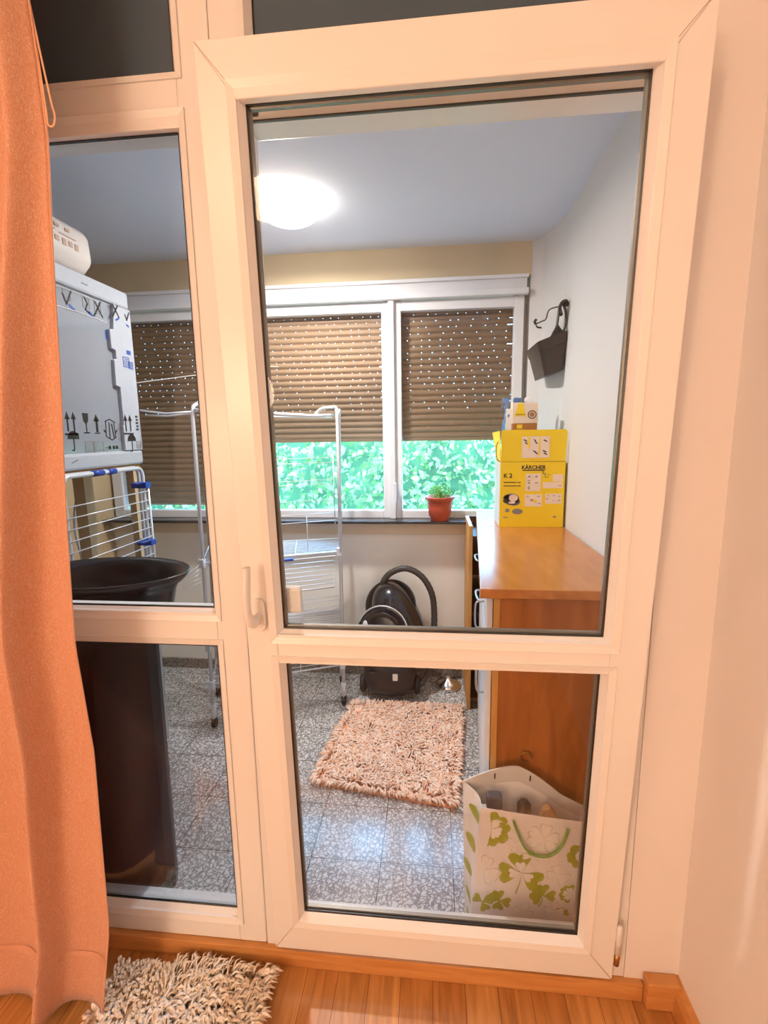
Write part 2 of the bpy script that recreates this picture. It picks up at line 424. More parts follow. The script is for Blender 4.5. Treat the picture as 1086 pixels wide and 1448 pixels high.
# window wall : parapet, beam
mb = MB(); mb.box(-1.95, .497, BY, 2.9, FZ, -.50)
struct(mb.build('wall_back', M['backwall']), 'cream parapet wall under the balcony windows', 'wall')
struct(box('wall_back_beam', M['beam'], -1.95, .497, BY-.004, 2.9, .79, CZ), 'yellowed beam strip above the balcony windows', 'wall')
mb = MB(); mb.box(-1.95, .235, BY-.030, BY, -.575, -.503)
struct(mb.build('trim_1', M['ledge'], bevel=.003), 'beige band below the window sill', 'trim')
mb = MB(); mb.box(-1.95, .215, 2.615, BY+.02, -.503, -.487)
struct(mb.build('trim_2', mat('dark_stone_sill', (.03, .035, .04, 1), .18), bevel=.003), 'dark stone window sill', 'window sill')
mb = MB(); mb.box(-1.95, .17, BY-.013, BY, FZ, -1.388)
struct(mb.build('baseboard_back', M['stone']), 'speckled stone skirting under the balcony window wall', 'skirting')
# shutter box above windows
sb = empty('trim_3'); struct(sb, 'white roller shutter box cover above the windows', 'trim')
box('cover_panel', M['winframe'], -1.93, .478, BY-.012, BY+.05, .715, .79, sb, bevel=.002)
MB().box(-1.94, .484, BY-.028, BY-.004, .775, .792).build('top_bead', M['winframe'], sb, bevel=.002)
MB().box(-1.94, .484, BY-.040, BY-.004, .692, .722).build('lower_rail', M['winframe'], sb, bevel=.003)

def window(name, x0, x1, z0, z1, label, fl, fr, handle=None):
    e = empty(name, ((x0+x1)/2, BY+.02, z0)); struct(e, label, 'window')
    ox, oy, oz = (x0+x1)/2, BY+.02, z0
    def L(mb): return mb
    a0, a1, b0, b1 = x0-ox, x1-ox, 0, z1-z0
    g0, g1, c0, c1 = a0+fl, a1-fr, .045, b1-.052
    mb = MB(); mb.box(a0, g0, -.018, .03, b0, b1); mb.box(g1, a1, -.018, .03, b0, b1); mb.box(g0, g1, -.018, .03, b0, c0); mb.box(g0, g1, -.018, .03, c1, b1)
    mb.build('window_frame', M['winframe'], e, bevel=.003)
    MB().box(g0, g1, .004, .010, c0, c1).build('window_pane', M['glass_win'], e)
    if handle is not None:
        hx = handle-ox
        MB().box(hx-.009, hx+.009, -.028, -.018, .10, .24).box(hx-.006, hx+.006, -.060, -.028, .19, .205).box(hx-.007, hx+.007, -.064, -.052, .10, .205).build('window_handle', M['winframe'], e, bevel=.002)
    return e
ZW0, ZW1 = -.487, .692
window('window_1', -1.93, -1.06, ZW0, ZW1, 'leftmost balcony window behind a fully lowered brown shutter', .06, .05)
window('window_2', -1.06, -.235, ZW0, ZW1, 'middle balcony window with the shutter half lowered', .05, .048)
window('window_3', -.225, .470, ZW0, ZW1, 'right balcony window behind the terracotta pot', .048, .05, handle=-.215)
mb = MB(); mb.box(-.245, -.214, BY-.022, BY+.003, ZW0, ZW1+.02)
struct(mb.build('trim_4', M['winframe'], bevel=.003), 'white strip covering the joint between two window sashes', 'trim')

mb = MB(); mb.box(-1.95, .497, 2.82, 2.9, .70, .79)
struct(mb.build('wall_back_lintel', M['backwall']), 'lintel above the shutters', 'wall')
for x0, x1 in ((-1.95, -1.895), (-1.092, -1.028), (-.264, -.196), (.438, .497)):
    struct(box('wall_back_pier', M['backwall'], x0, x1, 2.80, 2.9, -.50, .70), 'narrow pier between the shutters', 'wall')
# threshold strip outside the door
mb = MB(); mb.box(-.885, .4915, 1.158, 1.170, FZ, -1.392); mb.box(-.885, .4915, 1.170, 1.192, FZ, -1.403)
struct(mb.build('trim_5', M['alu'], bevel=.002), 'aluminium threshold strip behind the glass', 'trim')

# ------------------------------------------------------------------ fixed frame (window_4)
fr = empty('window_4', (0, FY, -1.397)); struct(fr, 'white plastic frame with a fixed side light left of the door', 'window frame')
def LZ(z): return z+1.397
mb = MB()
D1 = .070
mb.box(-.535-.0, -.4595, 0, D1, 0, LZ(1.22)); mb.box(-.4585, -.390, 0, D1, -.018, LZ(1.22))
mb.box(.427, .491, 0, D1, 0, LZ(1.22)); mb.box(-1.55, -1.48, 0, D1, 0, LZ(1.22))
mb.box(-1.48, -.535, 0, D1, LZ(.642)+.0, LZ(.735)); mb.box(-.390, .427, 0, D1, LZ(.642), LZ(.735))
mb.box(-1.48, -.535, 0, D1, LZ(-.521), LZ(-.435)); mb.box(-1.48, -.535, 0, D1, 0, LZ(-1.325)); mb.box(-.390, .427, .035, D1, 0, .03)
mb.box(-1.48, .427, 0, D1, LZ(1.16), LZ(1.22))
mb.build('frame', M['pvc'], fr, bevel=.0025)
box('joint_line', M['gasket'], -.4597, -.4583, .0035, .01, 0, LZ(1.2), fr)
def pane_set(x0, x1, z0, z1, gm, parent, name='glass_pane', bead=.026, dpt=.024):
    # opening is x0..x1 z0..z1 (visible edge of glass); bead grows outward over the frame face
    mb = MB(); mb.ring_xz((x0-bead, x1+bead, z0-bead, z1+bead), (x0, x1, z0, z1), -.004, dpt-.004, dpt)
    mb.build('glazing_bead', M['pvc'], parent)
    mb = MB(); mb.ring_xz((x0-.004, x1+.004, z0-.004, z1+.004), (x0+.0035, x1-.0035, z0+.0035, z1-.0035), dpt-.003, dpt-.001, dpt+.002)
    mb.build('gasket', M['gasket'], parent)
    if gm: MB().box(x0-.002, x1+.002, dpt, dpt+.004, z0-.002, z1+.002).build(name, gm, parent)
box('transom_gasket', M['gasket'], -.386, .425, -.002, .004, LZ(.674), LZ(.690), fr)
box('transom_gasket', M['gasket'], -.386, .425, -.002, .004, LZ(.6395), LZ(.6435), fr)
box('top_seal_shade', M['gasket'], -1.45, -.548, .014, .022, LZ(.640), LZ(.652), fr)  # black strip below the real gasket, painted shade under the top bead
for hx in (-.376, .405): box('seal_clip', M['gasket'], hx, hx+.014, -.006, .004, LZ(.650), LZ(.668), fr, bevel=.003)
pane_set(-1.45, -.548, LZ(-.43), LZ(.652), M['glass_dim'], fr)
pane_set(-1.45, -.548, LZ(-1.317), LZ(-.530), M['glass_dim'], fr)
pane_set(-1.45, -.548, LZ(.758), LZ(1.13), M['darkpane'], fr, 'dark_panel')
pane_set(-.372, .40, LZ(.758), LZ(1.13), M['darkpane'], fr, 'dark_panel')

# ------------------------------------------------------------------ the tilted door
dr = empty('door_1', (0, 1.0675, -1.384), (R(3.5), 0, 0)); struct(dr, 'white glazed balcony door tilted open at the top', 'door')
U0, U1, W1 = -.427, .454, 2.079
g = dict(u0=-.346, u1=.368, a0=.938, a1=1.988, b0=.106, b1=.854)
mb = MB()
mb.prism([(U0, 0, 0), (g['u0']-.01, 0, .095), (g['u0']-.01, 0, W1-.095), (U0, 0, W1)], (0, .019, 0))
mb.prism([(U1, 0, 0), (g['u1']+.01, 0, .095), (g['u1']+.01, 0, W1-.095), (U1, 0, W1)], (0, .019, 0))
mb.prism([(U0, 0, 0), (U1, 0, 0), (g['u1']+.01, 0, .095), (g['u0']-.01, 0, .095)], (0, .019, 0))
mb.prism([(U0, 0, W1), (U1, 0, W1), (g['u1']+.01, 0, W1-.095), (g['u0']-.01, 0, W1-.095)], (0, .019, 0))
mb.box(g['u0']-.01, g['u1']+.01, .0005, .019, g['b1']+.006, g['a0']-.006)
# body behind the overlapping lip
for (x0, x1, z0, z1) in ((U0+.040, g['u0']-.008, .030, 2.020), (g['u1']+.008, U1-.032, .030, 2.020), (g['u0']-.008, g['u1']+.008, .030, g['b0']-.008), (g['u0']-.008, g['u1']+.008, g['a1']+.008, 2.020), (g['u0']-.008, g['u1']+.008, g['b1']+.008, g['a0']-.008)):
    mb.box(x0, x1, .019, .060, z0, z1)
mb.build('sash', M['pvc'], dr, bevel=.0022)
for (z0, z1) in ((g['a0'], g['a1']), (g['b0'], g['b1'])):
    pane_set(g['u0'], g['u1'], z0, z1, M['glass'], dr)
    mb = MB(); mb.ring_xz((g['u0']-.003, g['u1']+.003, z0-.003, z1+.003), (g['u0']+.006, g['u1']-.006, z0+.006, z1-.006), .029, .031, .040)
    mb.build('spacer_bar', M['spacer'], dr)
# mitre joint lines
mj = MB()
for (a, b) in (((U0+.002, .002), (g['u0']-.028, .078)), ((U1-.002, .002), (g['u1']+.028, .078)), ((U0+.002, W1-.002), (g['u0']-.028, 2.016)), ((U1-.002, W1-.002), (g['u1']+.028, 2.016))):
    mj.tube([(a[0], -.0001, a[1]), (b[0], -.0001, b[1])], .0005, 4)
mj.build('mitre_joints', mat('joint_line', srgb(190, 150, 120), .6), dr)
# inner handle
hd = MB(); cx, cz = -.393, .992
pts = []
for i in range(13): a = R(180*i/12); pts.append((cx+.0165*math.cos(a), 0, cz+.014+.0165*math.sin(a)))
for i in range(13): a = R(180+180*i/12); pts.append((cx+.0165*math.cos(a), 0, cz-.032+.0165*math.sin(a)))
hd.prism(pts, (0, -.011, 0))
hobj = hd.build('handle', M['pvc'], dr, bevel=.003)
path = smooth_path([(cx, -.008, cz-.012), (cx-.002, -.034, cz-.014), (cx-.006, -.048, cz+.005), (cx-.006, -.052, cz+.04), (cx-.004, -.050, cz+.08), (cx-.002, -.046, cz+.118)], 5)
MB().tube(path, [.012]*4+[.0135]*6+[.011]*(len(path)-10), 14, flat=.72).build('lever', M['pvc'], hobj, smooth=True)
# outside pull handle: a rounded scoop
mb = MB(); cx, cz = -.336, .996
mb.box(cx-.030, cx+.028, .046, .068, cz-.034, cz+.034); 
mb.build('outer_pull', M['pvc'], dr, bevel=.009)
# hinges at right
for hz in (.10,):
    MB().tube([(U1+.008, .006, hz-.02), (U1+.008, .006, hz+.062), (U1+.008, .006, hz+.068)], [.008, .008, .004], 14).build('hinge', M['pvc'], dr, smooth=True)
    MB().tube([(U1+.008, .006, hz-.055), (U1+.008, .006, hz-.02)], .0075, 14).build('hinge_pin', mat('brass_pin', srgb(180, 130, 70), .3, metal=.8), dr, smooth=True)

# ------------------------------------------------------------------ roller shutters
def shutter(x0, x1, z0, z1, label):
    e = empty('roller_shutter', ((x0+x1)/2, BY+.075, z0)); tag(e, label, 'shutter', 'brown roller shutters outside the windows')
    hw = (x1-x0)/2; pitch = .0336; mb = MB(); z = z1-z0
    while z > .05:
        # convex slat profile
        pr = []
        for k in range(6):
            t = k/5; pr.append((-.009*math.sin(PI*t)-.001, z-.031*t))
        pts = [(-hw, y, zz) for y, zz in pr]+[(-hw, .004, pr[-1][1]), (-hw, .004, pr[0][1])]
        mb.prism(pts, (2*hw, 0, 0))
        # perforated link strip
        x = -hw
        while x < hw-.03:
            s = random.choice((.040, .056, .075)); mb.box(x, min(x+s, hw), .001, .003, z-.0336, z-.031); x += s+.0035
        z -= pitch
    mb.build('slats', M['shutter'], e)
    MB().box(-hw, hw, -.009, .006, max(z-.012, 0), z+.006).build('bottom_bar', M['shutter'], e, bevel=.002)
    MB().box(-hw-.02, -hw+.006, -.014, .012, 0, z1-z0+.02).build('guide_rail', M['shutter'], e)
    MB().box(hw-.006, hw+.02, -.014, .012, 0, z1-z0+.02).build('guide_rail', M['shutter'], e)
shutter(-1.885, -1.10, -.45, .70, 'leftmost brown roller shutter, lowered all the way down')
shutter(-1.02, -.272, -.078, .70, 'middle brown roller shutter half lowered, behind the drying rack')
shutter(-.188, .430, -.070, .70, 'right brown roller shutter half lowered, above the potted plant')

# ------------------------------------------------------------------ outdoors
struct(box('floor', mat('lawn', (.06, .30, .10, 1), .9, var=.4, vscale=3), -9, 9, 3.2, 14, -3.2, -3.1), 'green ground outside the windows', 'ground')
hg = empty('hedge', (-.5, 5.2, -3.1)); tag(hg, 'bright green leafy hedge outside the balcony windows', 'hedge')
mb = MB()
def hf(u, v):
    x = -5+10*u; z = v*3.3
    n_ = noise.noise(Vector((x*.9, z*.9, 1.3)))
    return Vector((x, .35*n_+.5*max(0, v-.8), z))
mb.grid(hf, 60, 24)
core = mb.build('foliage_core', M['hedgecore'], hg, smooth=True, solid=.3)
mb = MB()
for i in range(13500):
    x = random.uniform(-4.2, 2.9); z = random.uniform(.6, 3.5)
    n_ = noise.noise(Vector((x*.9, z*.9, 1.3)))
    y = .35*n_-random.uniform(.15, .75)
    l = random.uniform(.04, .105); wd = l*random.uniform(.22, .34)
    e = Euler((random.gauss(-.6, .6), random.gauss(0, .9), random.gauss(0, .8))).to_matrix()
    P = [Vector((0, 0, 0)), Vector((wd, -.01, -l*.45)), Vector((0, .004, -l)), Vector((-wd, -.01, -l*.45)), Vector((0, -.012, -l*.45))]
    P = [e @ p + Vector((x, y, z)) for p in P]; vs = [mb.bm.verts.new(p) for p in P]
    for t in ((0, 1, 4), (1, 2, 4), (2, 3, 4), (3, 0, 4)): mb.bm.faces.new([vs[k] for k in t])
tag(mb.build('leaves', M['hedgeleaf'], hg), kind='stuff')
barkm = mat('bark', (.22, .30, .14, 1), .8)
for i in range(24):
    mb = MB()
    x = random.uniform(-3.5, 2.5); z = random.uniform(1.2, 2.4)
    p = [Vector((x, -.5, z))]
    for k in range(5): p.append(p[-1]+Vector((random.uniform(-.05, .22), random.uniform(-.08, .05), random.uniform(-.12, .12))))
    mb.tube(smooth_path(p, 3), .009, 5).build('branch', barkm, hg)


# ------------------------------------------------------------------ ceiling lamp
cl = empty('ceiling_lamp', (-.60, 2.13, CZ)); tag(cl, 'lit white dome lamp on the balcony ceiling', 'ceiling lamp')
MB().lathe([(.120, 0), (.125, -.012), (.120, -.016)], 40).build('lamp_base', M['winframe'], cl, smooth=True)
MB().lathe([(.140, -.014)]+[(.135*math.cos(R(a)), -.016-.075*math.sin(R(a))) for a in range(5, 90, 8)]+[(.004, -.091)], 40).build('lamp_shade', M['lampglass'], cl, smooth=True)

dl = bpy.data.lights.new('ceiling_lamp_bulb', 'AREA'); dl.shape = 'DISK'; dl.size = .10; dl.energy = 28; dl.color = (1, .93, .87)
do = bpy.data.objects.new('ceiling_lamp_bulb', dl); C.objects.link(do); do.parent = cl; do.location = (0, 0, -.094)
# ------------------------------------------------------------------ cabinet along the right wall
TZ = -.435
cab = empty('base_cabinet', (.36, 1.33, FZ)); tag(cab, 'orange brown wooden base cabinet along the right balcony wall', 'cabinet')
def CL(p): return (p[0]-.36, p[1]-1.33, p[2]-FZ)
def leftx(y): return .152+(y-1.31)*.0762
mb = MB()
Y0, Y1 = 1.335, 2.33
mb.prism([CL((x, y, FZ+.0)) for x, y in ((leftx(Y0)+.016, Y0), (.575, Y0), (.575, Y1), (leftx(Y1)+.016, Y1))], (0, 0, TZ-.028-FZ))
mb.build('carcass', M['cab'], cab, bevel=.0015)
mb = MB(); mb.box(leftx(Y0)+.0165-.36, leftx(Y0)+.034-.36, Y0-1.3365, Y0-1.33, .0, TZ-.0285-FZ)
mb.build('edge_strip', M['board'], cab)
n = 2
for i in range(n):
    ya = Y0+.002+(Y1-Y0)*i/n; yb = Y0-.002+(Y1-Y0)*(i+1)/n
    for kind, z0, z1 in (('drawer', -.155-.0, -.005), ('door', -.985+.09, -.165)):
        za, zb = TZ-.028+z0, TZ-.028+z1
        pts = [CL((x, y, za)) for x, y in ((leftx(ya)-.002, ya), (leftx(ya)+.015, ya), (leftx(yb)+.015, yb), (leftx(yb)-.002, yb))]
        d = MB().prism(pts, (0, 0, zb-za)).build(kind, M['front'], cab, bevel=.002)
        hy = (ya+yb)/2 if kind == 'drawer' else ya+.05
        hx = leftx(hy)-.004
        if kind == 'drawer':
            P = smooth_path([CL((hx, hy-.055, za+.07)), CL((hx-.022, hy-.045, za+.07)), CL((hx-.022, hy+.045, za+.07)), CL((hx, hy+.055, za+.07))], 4)
        else:
            P = smooth_path([CL((hx, hy, zb-.16)), CL((hx-.022, hy, zb-.15)), CL((hx-.022, hy, zb-.06)), CL((hx, hy, zb-.05))], 4)
        MB().tube(P, .0038, 8).build('handle', M['brushed'], d, smooth=True)
# small brass cup hook / screws on side panel
MB().tube([CL(p) for p in arc((.275, 1.327, -.958), .016, 0, 300, 14)], .0022, 6).build('brass_ring', mat('old_brass', srgb(160, 120, 50), .35, metal=.9), cab, smooth=True)
for sx, sz in ((.385, -.565), (.470, -.575)):
    MB().lathe([(.004, 0), (.003, -.004)], 10, Matrix.Translation(CL((sx, 1.335, sz))) @ Matrix.Rotation(R(-90), 4, 'X')).build('screw', M['chrome'], cab, smooth=True)

def slab(name, ya, yb, label):
    e = MB(); e.prism([(x, y, TZ-.028) for x, y in ((leftx(ya)-.022, ya), (RW-.006, ya), (.586 if yb < 2.5 else .553, yb), (leftx(yb)-.022, yb))], (0, 0, .028))
    return tag(e.build(name, M['cabtop'], bevel=.0025), label, 'worktop')
slab('worktop', 1.310, 2.218, 'long brown laminate worktop on the right cabinet')
slab('worktop', 2.2195, 2.652, 'far worktop piece under the yellow box, nearest the window')

# narrow shelf unit behind the cabinet
su = empty('shelf_unit', (.19, 2.37, FZ)); tag(su, 'narrow open wooden shelf unit between cabinet and window wall', 'shelf')
def SL(x, y, z): return (x-.19, y-2.37, z-FZ)
box('side_panel', M['board'], -.014, .004, 0, .30, 0, TZ-.028-FZ-.001, su, bevel=.001)
box('back_panel', M['darkwood'], .004, .30, .285, .30, 0, TZ-.028-FZ-.001, su)
for z in (.05, .30, .52, .72, .92): box('shelf', M['darkwood'], .004, .30, .005, .285, z, z+.015, su)

# ------------------------------------------------------------------ yellow box
bx = empty('cardboard_box', (.440, 2.205, TZ)); tag(bx, 'yellow cardboard pressure washer box with an upright lid flap on the worktop', 'box')
W_, D_, H_ = .141, .215, .296
mb = MB(); mb.box(-W_, W_, 0, D_-.03, 0, H_)
b_ = mb.build('carton', M['yellow'], bx, bevel=.001)
MB().box(-W_-.0012, -W_-.0002, .002, D_-.032, .002, H_-.002).build('side_face', M['card'], bx)
mb = MB(); mb.prism([(-W_, 0, H_+.002), (W_-.002, 0, H_+.002), (W_+.002, -.002, H_+.130), (W_-.006, -.002, H_+.141), (-W_+.004, -.002, H_+.141), (-W_, -.002, H_+.132)], (0, .003, 0))
mb.build('lid_flap', M['yellow'], bx)
mb = MB(); mb.prism([(-W_-.002, .003, H_), (-W_-.002, .10, H_), (-W_-.03, .09, H_+.13), (-W_-.008, .006, H_+.138)], (.003, 0, 0)); mb.build('side_flap', M['yellow'], bx)
mb = MB(); mb.tube(smooth_path([(-W_-.004, .004, H_+.001), (-W_-.018, .006, H_+.02), (-W_-.020, .008, H_+.07), (-W_-.012, .006, H_+.09)], 4), .0025, 6); mb.build('tape_strip', M['kraft'], bx)
MB().box(-W_, W_, .0035, D_-.03, H_+.0003, H_+.002).build('inner_flap', M['kraft'], bx)
# prints
def rect(mb, x0, x1, z0, z1, y=-.0006): mb.box(x0, x1, y, y+.0005, z0, z1)
for r_ in ((-.030, .036, .165, .243), (.046, .132, .178, .205), (.088, .132, .208, .240), (-.031, .045, .096, .150), (.059, .130, .108, .153)):
    pp = MB(); rect(pp, *r_); pp.build('printed_panel', M['paper'], bx)
pp = MB(); rect(pp, -.051, .068, H_+.018, H_+.112, -.0032); pp.build('printed_panel', M['paper'], bx)

ik = MB()
rect(ik, -.045, .052, .256, .2605)
for zz, a, b in ((.2025, -.126, -.070), (.2025, -.066, -.051), (.187, -.126, -.068), (.187, -.065, -.051)): rect(ik, a, b, zz, zz+.004)
for (cx, cz, s, k) in [(-.014, .229, .006, 2), (.018, .229, .005, 2), (-.014, .213, .005, 1), (-.014, .2, .006, 2), (-.014, .187, .004, 1), (-.014, .176, .005, 2), (.018, .203, .008, 1), (.045, .244, .004, 3), (.055, .236, .004, 3), (.07, .238, .006, 1), (.06, .228, .012, 1), (.12, .19, .008, 1), (.07, .145, .004, 1), (.095, .145, .005, 1), (.12, .142, .005, 1), (.068, .13, .005, 1), (.12, .124, .006, 1), (.094, .122, .003, 1), (-.018, .142, .005, 1), (.03, .142, .007, 1), (.0, .122, .008, 2), (.035, .11, .006, 1)]:
    for j in range(k): rect(ik, cx-s+random.uniform(-.002, .002), cx+s*.8, cz-.0018+j*.0045, cz+.0004+j*.0045, -.0011)
for (cx, cz, s) in ((-.038, H_+.094, .009), (-.034, H_+.082, .007), (.004, H_+.094, .006), (.010, H_+.084, .007), (.048, H_+.092, .009), (.004, H_+.045, .008), (.012, H_+.038, .007), (.046, H_+.046, .010), (.050, H_+.035, .009)):
    ik.prism([(cx-s, -.0040, cz+.003), (cx-s*.4, -.0040, cz+.006), (cx+s, -.0040, cz-.001), (cx+s*.8, -.0040, cz-.006), (cx, -.0040, cz-.002)], (0, .0005, 0))
ik.prism([(-.128, -.0011, .12), (-.12, -.0011, .13), (-.105, -.0011, .127), (-.095, -.0011, .118), (-.1, -.0011, .11), (-.122, -.0011, .112)], (0, .0004, 0))
ik.build('black_print', M['ink'], bx)
gy = MB()
for (cx, cz, a, b) in ((-.090, .128, .036, .027), (-.105, .135, .022, .014), (-.078, .116, .028, .017), (-.062, .072, .024, .013), (-.107, .077, .010, .009), (.102, .048, .008, .004), (-.115, .045, .012, .003)):
    gy.prism([(cx+a*math.cos(2*PI*k/18), -.0008, cz+b*math.sin(2*PI*k/18)) for k in range(18)], (0, .0004, 0))
gy.build('grey_print', M['inkgrey'], bx)
ww = MB()
for (cx, cz, a, b) in ((-.082, .134, .020, .016), (-.088, .113, .016, .006)): ww.prism([(cx+a*math.cos(2*PI*k/18), -.0013, cz+b*math.sin(2*PI*k/18)) for k in range(18)], (0, .0004, 0))
ww.build('white_print', M['paper'], bx)
yl = MB(); rect(yl, .008, .022, .112, .127, -.0012); rect(yl, -.028, -.018, H_+.06, H_+.108, -.0036); rect(yl, .022, .028, H_+.022, H_+.108, -.0036); yl.build('yellow_print', M['yellow'], bx)
TX = Matrix.Rotation(R(90), 4, 'X')
text('brand_lettering', 'KÄRCHER', .0235, M['ink'], bx, Matrix.Translation((.003, -.0009, .2705)) @ TX, 1.0, .0007)
text('model_lettering', 'K 2', .027, M['ink'], bx, Matrix.Translation((-.108, -.0009, .234)) @ TX, 1.0, .0006)

# things on the yellow box
cy = 2.295; cz0 = TZ+H_+.0022
ct = empty('product_carton', (.412, cy, cz0)); tag(ct, 'small white and yellow product carton with a ring, standing on the yellow box', 'box')
box('carton_lower', M['kraft'], -.052, .058, 0, .055, 0, .168, ct, bevel=.001)
box('carton_upper', M['paper'], -.054, .060, -.001, .056, .1682, .262, ct, bevel=.001)
yq = MB(); yq.prism([(-.045, -.0016, .20), (.006, -.0016, .20), (.000, -.0016, .225), (-.008, -.0016, .258), (-.03, -.0016, .258), (-.036, -.0016, .23)], (0, .0005, 0))
yq.box(-.045, .0, -.0006, 0, .118, .14); yq.box(-.032, -.008, -.0006, 0, .145, .163); yq.build('yellow_print', M['yellow'], ct)
iq = MB(); ring = [(.034+.0175*math.cos(2*PI*k/24), -.0025, .207+.0175*math.sin(2*PI*k/24)) for k in range(24)]; iq.tube(ring, .002, 6, closed=True); iq.box(-.04, .004, -.0022, -.0016, .207, .210); iq.build('ring_print', M['ink'], ct)
iq = MB(); iq.lathe([(.010, 0), (.010, .001)], 18, Matrix.Translation((.034, -.001, .207)) @ Matrix.Rotation(R(90), 4, 'X')); iq.build('ring_centre', M['kraft'], ct)
lb = MB().box(-.082, -.0565, .002, .004, .13, .235).build('label_card', M['clwhite'], ct); 
text('label_lettering', 'B', .022, M['inkblue'], ct, Matrix.Translation((-.070, .0016, .20)) @ TX, .8, .0008)
tag(tag(MB().lathe([(.015, 0), (.015, .12), (.007, .15), (.007, .17)], 16).build('detergent_bottle', mat('teal_plastic', (.10, .30, .32, 1), .3), None, smooth=True, loc=(.337, 2.33, cz0))), 'slim teal bottle left of the small carton on the yellow box', 'bottle')
mspray = mat('blue_grey_clear_plastic', (.10, .20, .40, 1), .2)
for i, (x, y, tilt, lab) in enumerate(((.346, 2.385, -.15, 'leftmost of the blue spray bottles standing behind the small carton'), (.398, 2.385, .12, 'middle blue spray bottle behind the small carton'), (.450, 2.385, -.05, 'rightmost blue spray bottle behind the small carton'))):
    s = empty('spray_bottle', (x, y, cz0), (0, 0, tilt)); tag(s, lab, 'spray bottle', 'spray bottles behind the small carton')
    MB().lathe([(.020, 0), (.022, .01), (.022, .16), (.012, .20), (.010, .23)], 16).build('bottle_body', mspray, s, smooth=True)
    MB().prism([(-.010, -.009, .23), (.010, -.009, .23), (.010, -.009, .262), (.014, -.009, .288), (-.018, -.009, .290), (-.024, -.009, .284), (-.024, -.009, .270), (-.010, -.009, .264)], (0, .018, 0)).build('spray_head', mspray if i != 2 else M['winframe'], s, bevel=.003)
    MB().tube([(-.018, 0, .262), (-.024, 0, .245), (-.020, 0, .228)], .0035, 6).build('trigger', M['winframe'] if i == 1 else mspray, s)

# ------------------------------------------------------------------ planter on the wall
pl = empty('balcony_planter', (.50, 2.20, .24)); tag(pl, 'dark brown plastic railing planter hooked on the right balcony wall', 'planter')
def PLc(x, y, z):
    z = z if z < .41 else .41+(z-.41)*.74
    return ((.590-(.590-x)*.95)-.50, y*1.05-2.20, z*1.05-.24)
near = [(.455, .372), (.582, .414), (.582, .256), (.497, .232)]
mb = MB()
def lerp(a, b, t): return (a[0]+(b[0]-a[0])*t, a[1]+(b[1]-a[1])*t)
rings = []
nTL, nTR, nBR, nBL = near
for (y, sc_) in ((2.20, 1), (2.50, 1)):
    pass
def planter_ring(t, y0, y1):
    L_ = lerp(nBL, nTL, t); R_ = lerp(nBR, nTR, t); ins = .018*(1-t)
    return [(L_[0]+.004, y0+ins+.012, L_[1]), (L_[0]+.016, y0+ins, L_[1]+.004), (R_[0], y0+ins, R_[1]), (R_[0], y1-ins, R_[1]), (L_[0]+.016, y1-ins, L_[1]+.004), (L_[0]+.004, y1-ins-.012, L_[1])]
lv = [planter_ring(t, 2.20, 2.46) for t in (0, .72)]
def grow(r_, k):
    cx = sum(p[0] for p in r_)/6; cyy = sum(p[1] for p in r_)/6
    return [(min(cx+(p[0]-cx)*k, .586), cyy+(p[1]-cyy)*k, p[2]) for p in r_]
lv.append(grow(planter_ring(.725, 2.20, 2.46), 1.04)); lv.append(grow(planter_ring(1, 2.20, 2.46), 1.04))
vs = [[mb.bm.verts.new(PLc(*p)) for p in r_] for r_ in lv]
mb.bm.faces.new(vs[0][::-1])
for a, b in zip(vs, vs[1:]):
    for k in range(6): mb.bm.faces.new([a[k], a[(k+1) % 6], b[(k+1) % 6], b[k]])
mb.build('trough', M['planter'], pl, solid=.003)
# tall loop handle: solid neck splitting into an oval loop
mb = MB()
lo = smooth_path([PLc(.528, 2.215, .405), PLc(.543, 2.215, .44), PLc(.548, 2.215, .49), PLc(.552, 2.215, .54), PLc(.566, 2.215, .562), PLc(.580, 2.215, .53), PLc(.584, 2.215, .48), PLc(.580, 2.215, .43), PLc(.572, 2.215, .408)], 5)
mb.tube(lo, .0055, 8, flat=1.8)
mb.build('loop_handle', M['planter'], pl, smooth=True)
MB().prism([PLc(.515, 2.210, .392), PLc(.580, 2.210, .412), PLc(.566, 2.210, .425), PLc(.552, 2.210, .448), PLc(.543, 2.210, .465), PLc(.537, 2.210, .43)], (0, .012, 0)).build('neck', M['planter'], pl, bevel=.002)
mb = MB(); mb.tube(smooth_path([PLc(.560, 2.205, .50), PLc(.548, 2.19, .535), PLc(.556, 2.19, .560), PLc(.575, 2.20, .572), PLc(.586, 2.21, .55)], 4), [.010]*17, 8, flat=.7)
mb.build('hook', M['planter'], pl, smooth=True)
mb = MB(); mb.tube(smooth_path([PLc(.552, 2.22, .552), PLc(.515, 2.25, .545), PLc(.506, 2.27, .50), PLc(.492, 2.29, .495), PLc(.468, 2.31, .485)], 4), .003, 6)
mb.tube([PLc(.468, 2.31, .485), PLc(.462, 2.31, .500), PLc(.470, 2.31, .512)], .007, 6); mb.tube([PLc(.468, 2.31, .48), PLc(.478, 2.31, .465), PLc(.496, 2.31, .463)], .004, 6)
mb.build('bracket_wire', M['bin'], pl, smooth=True)

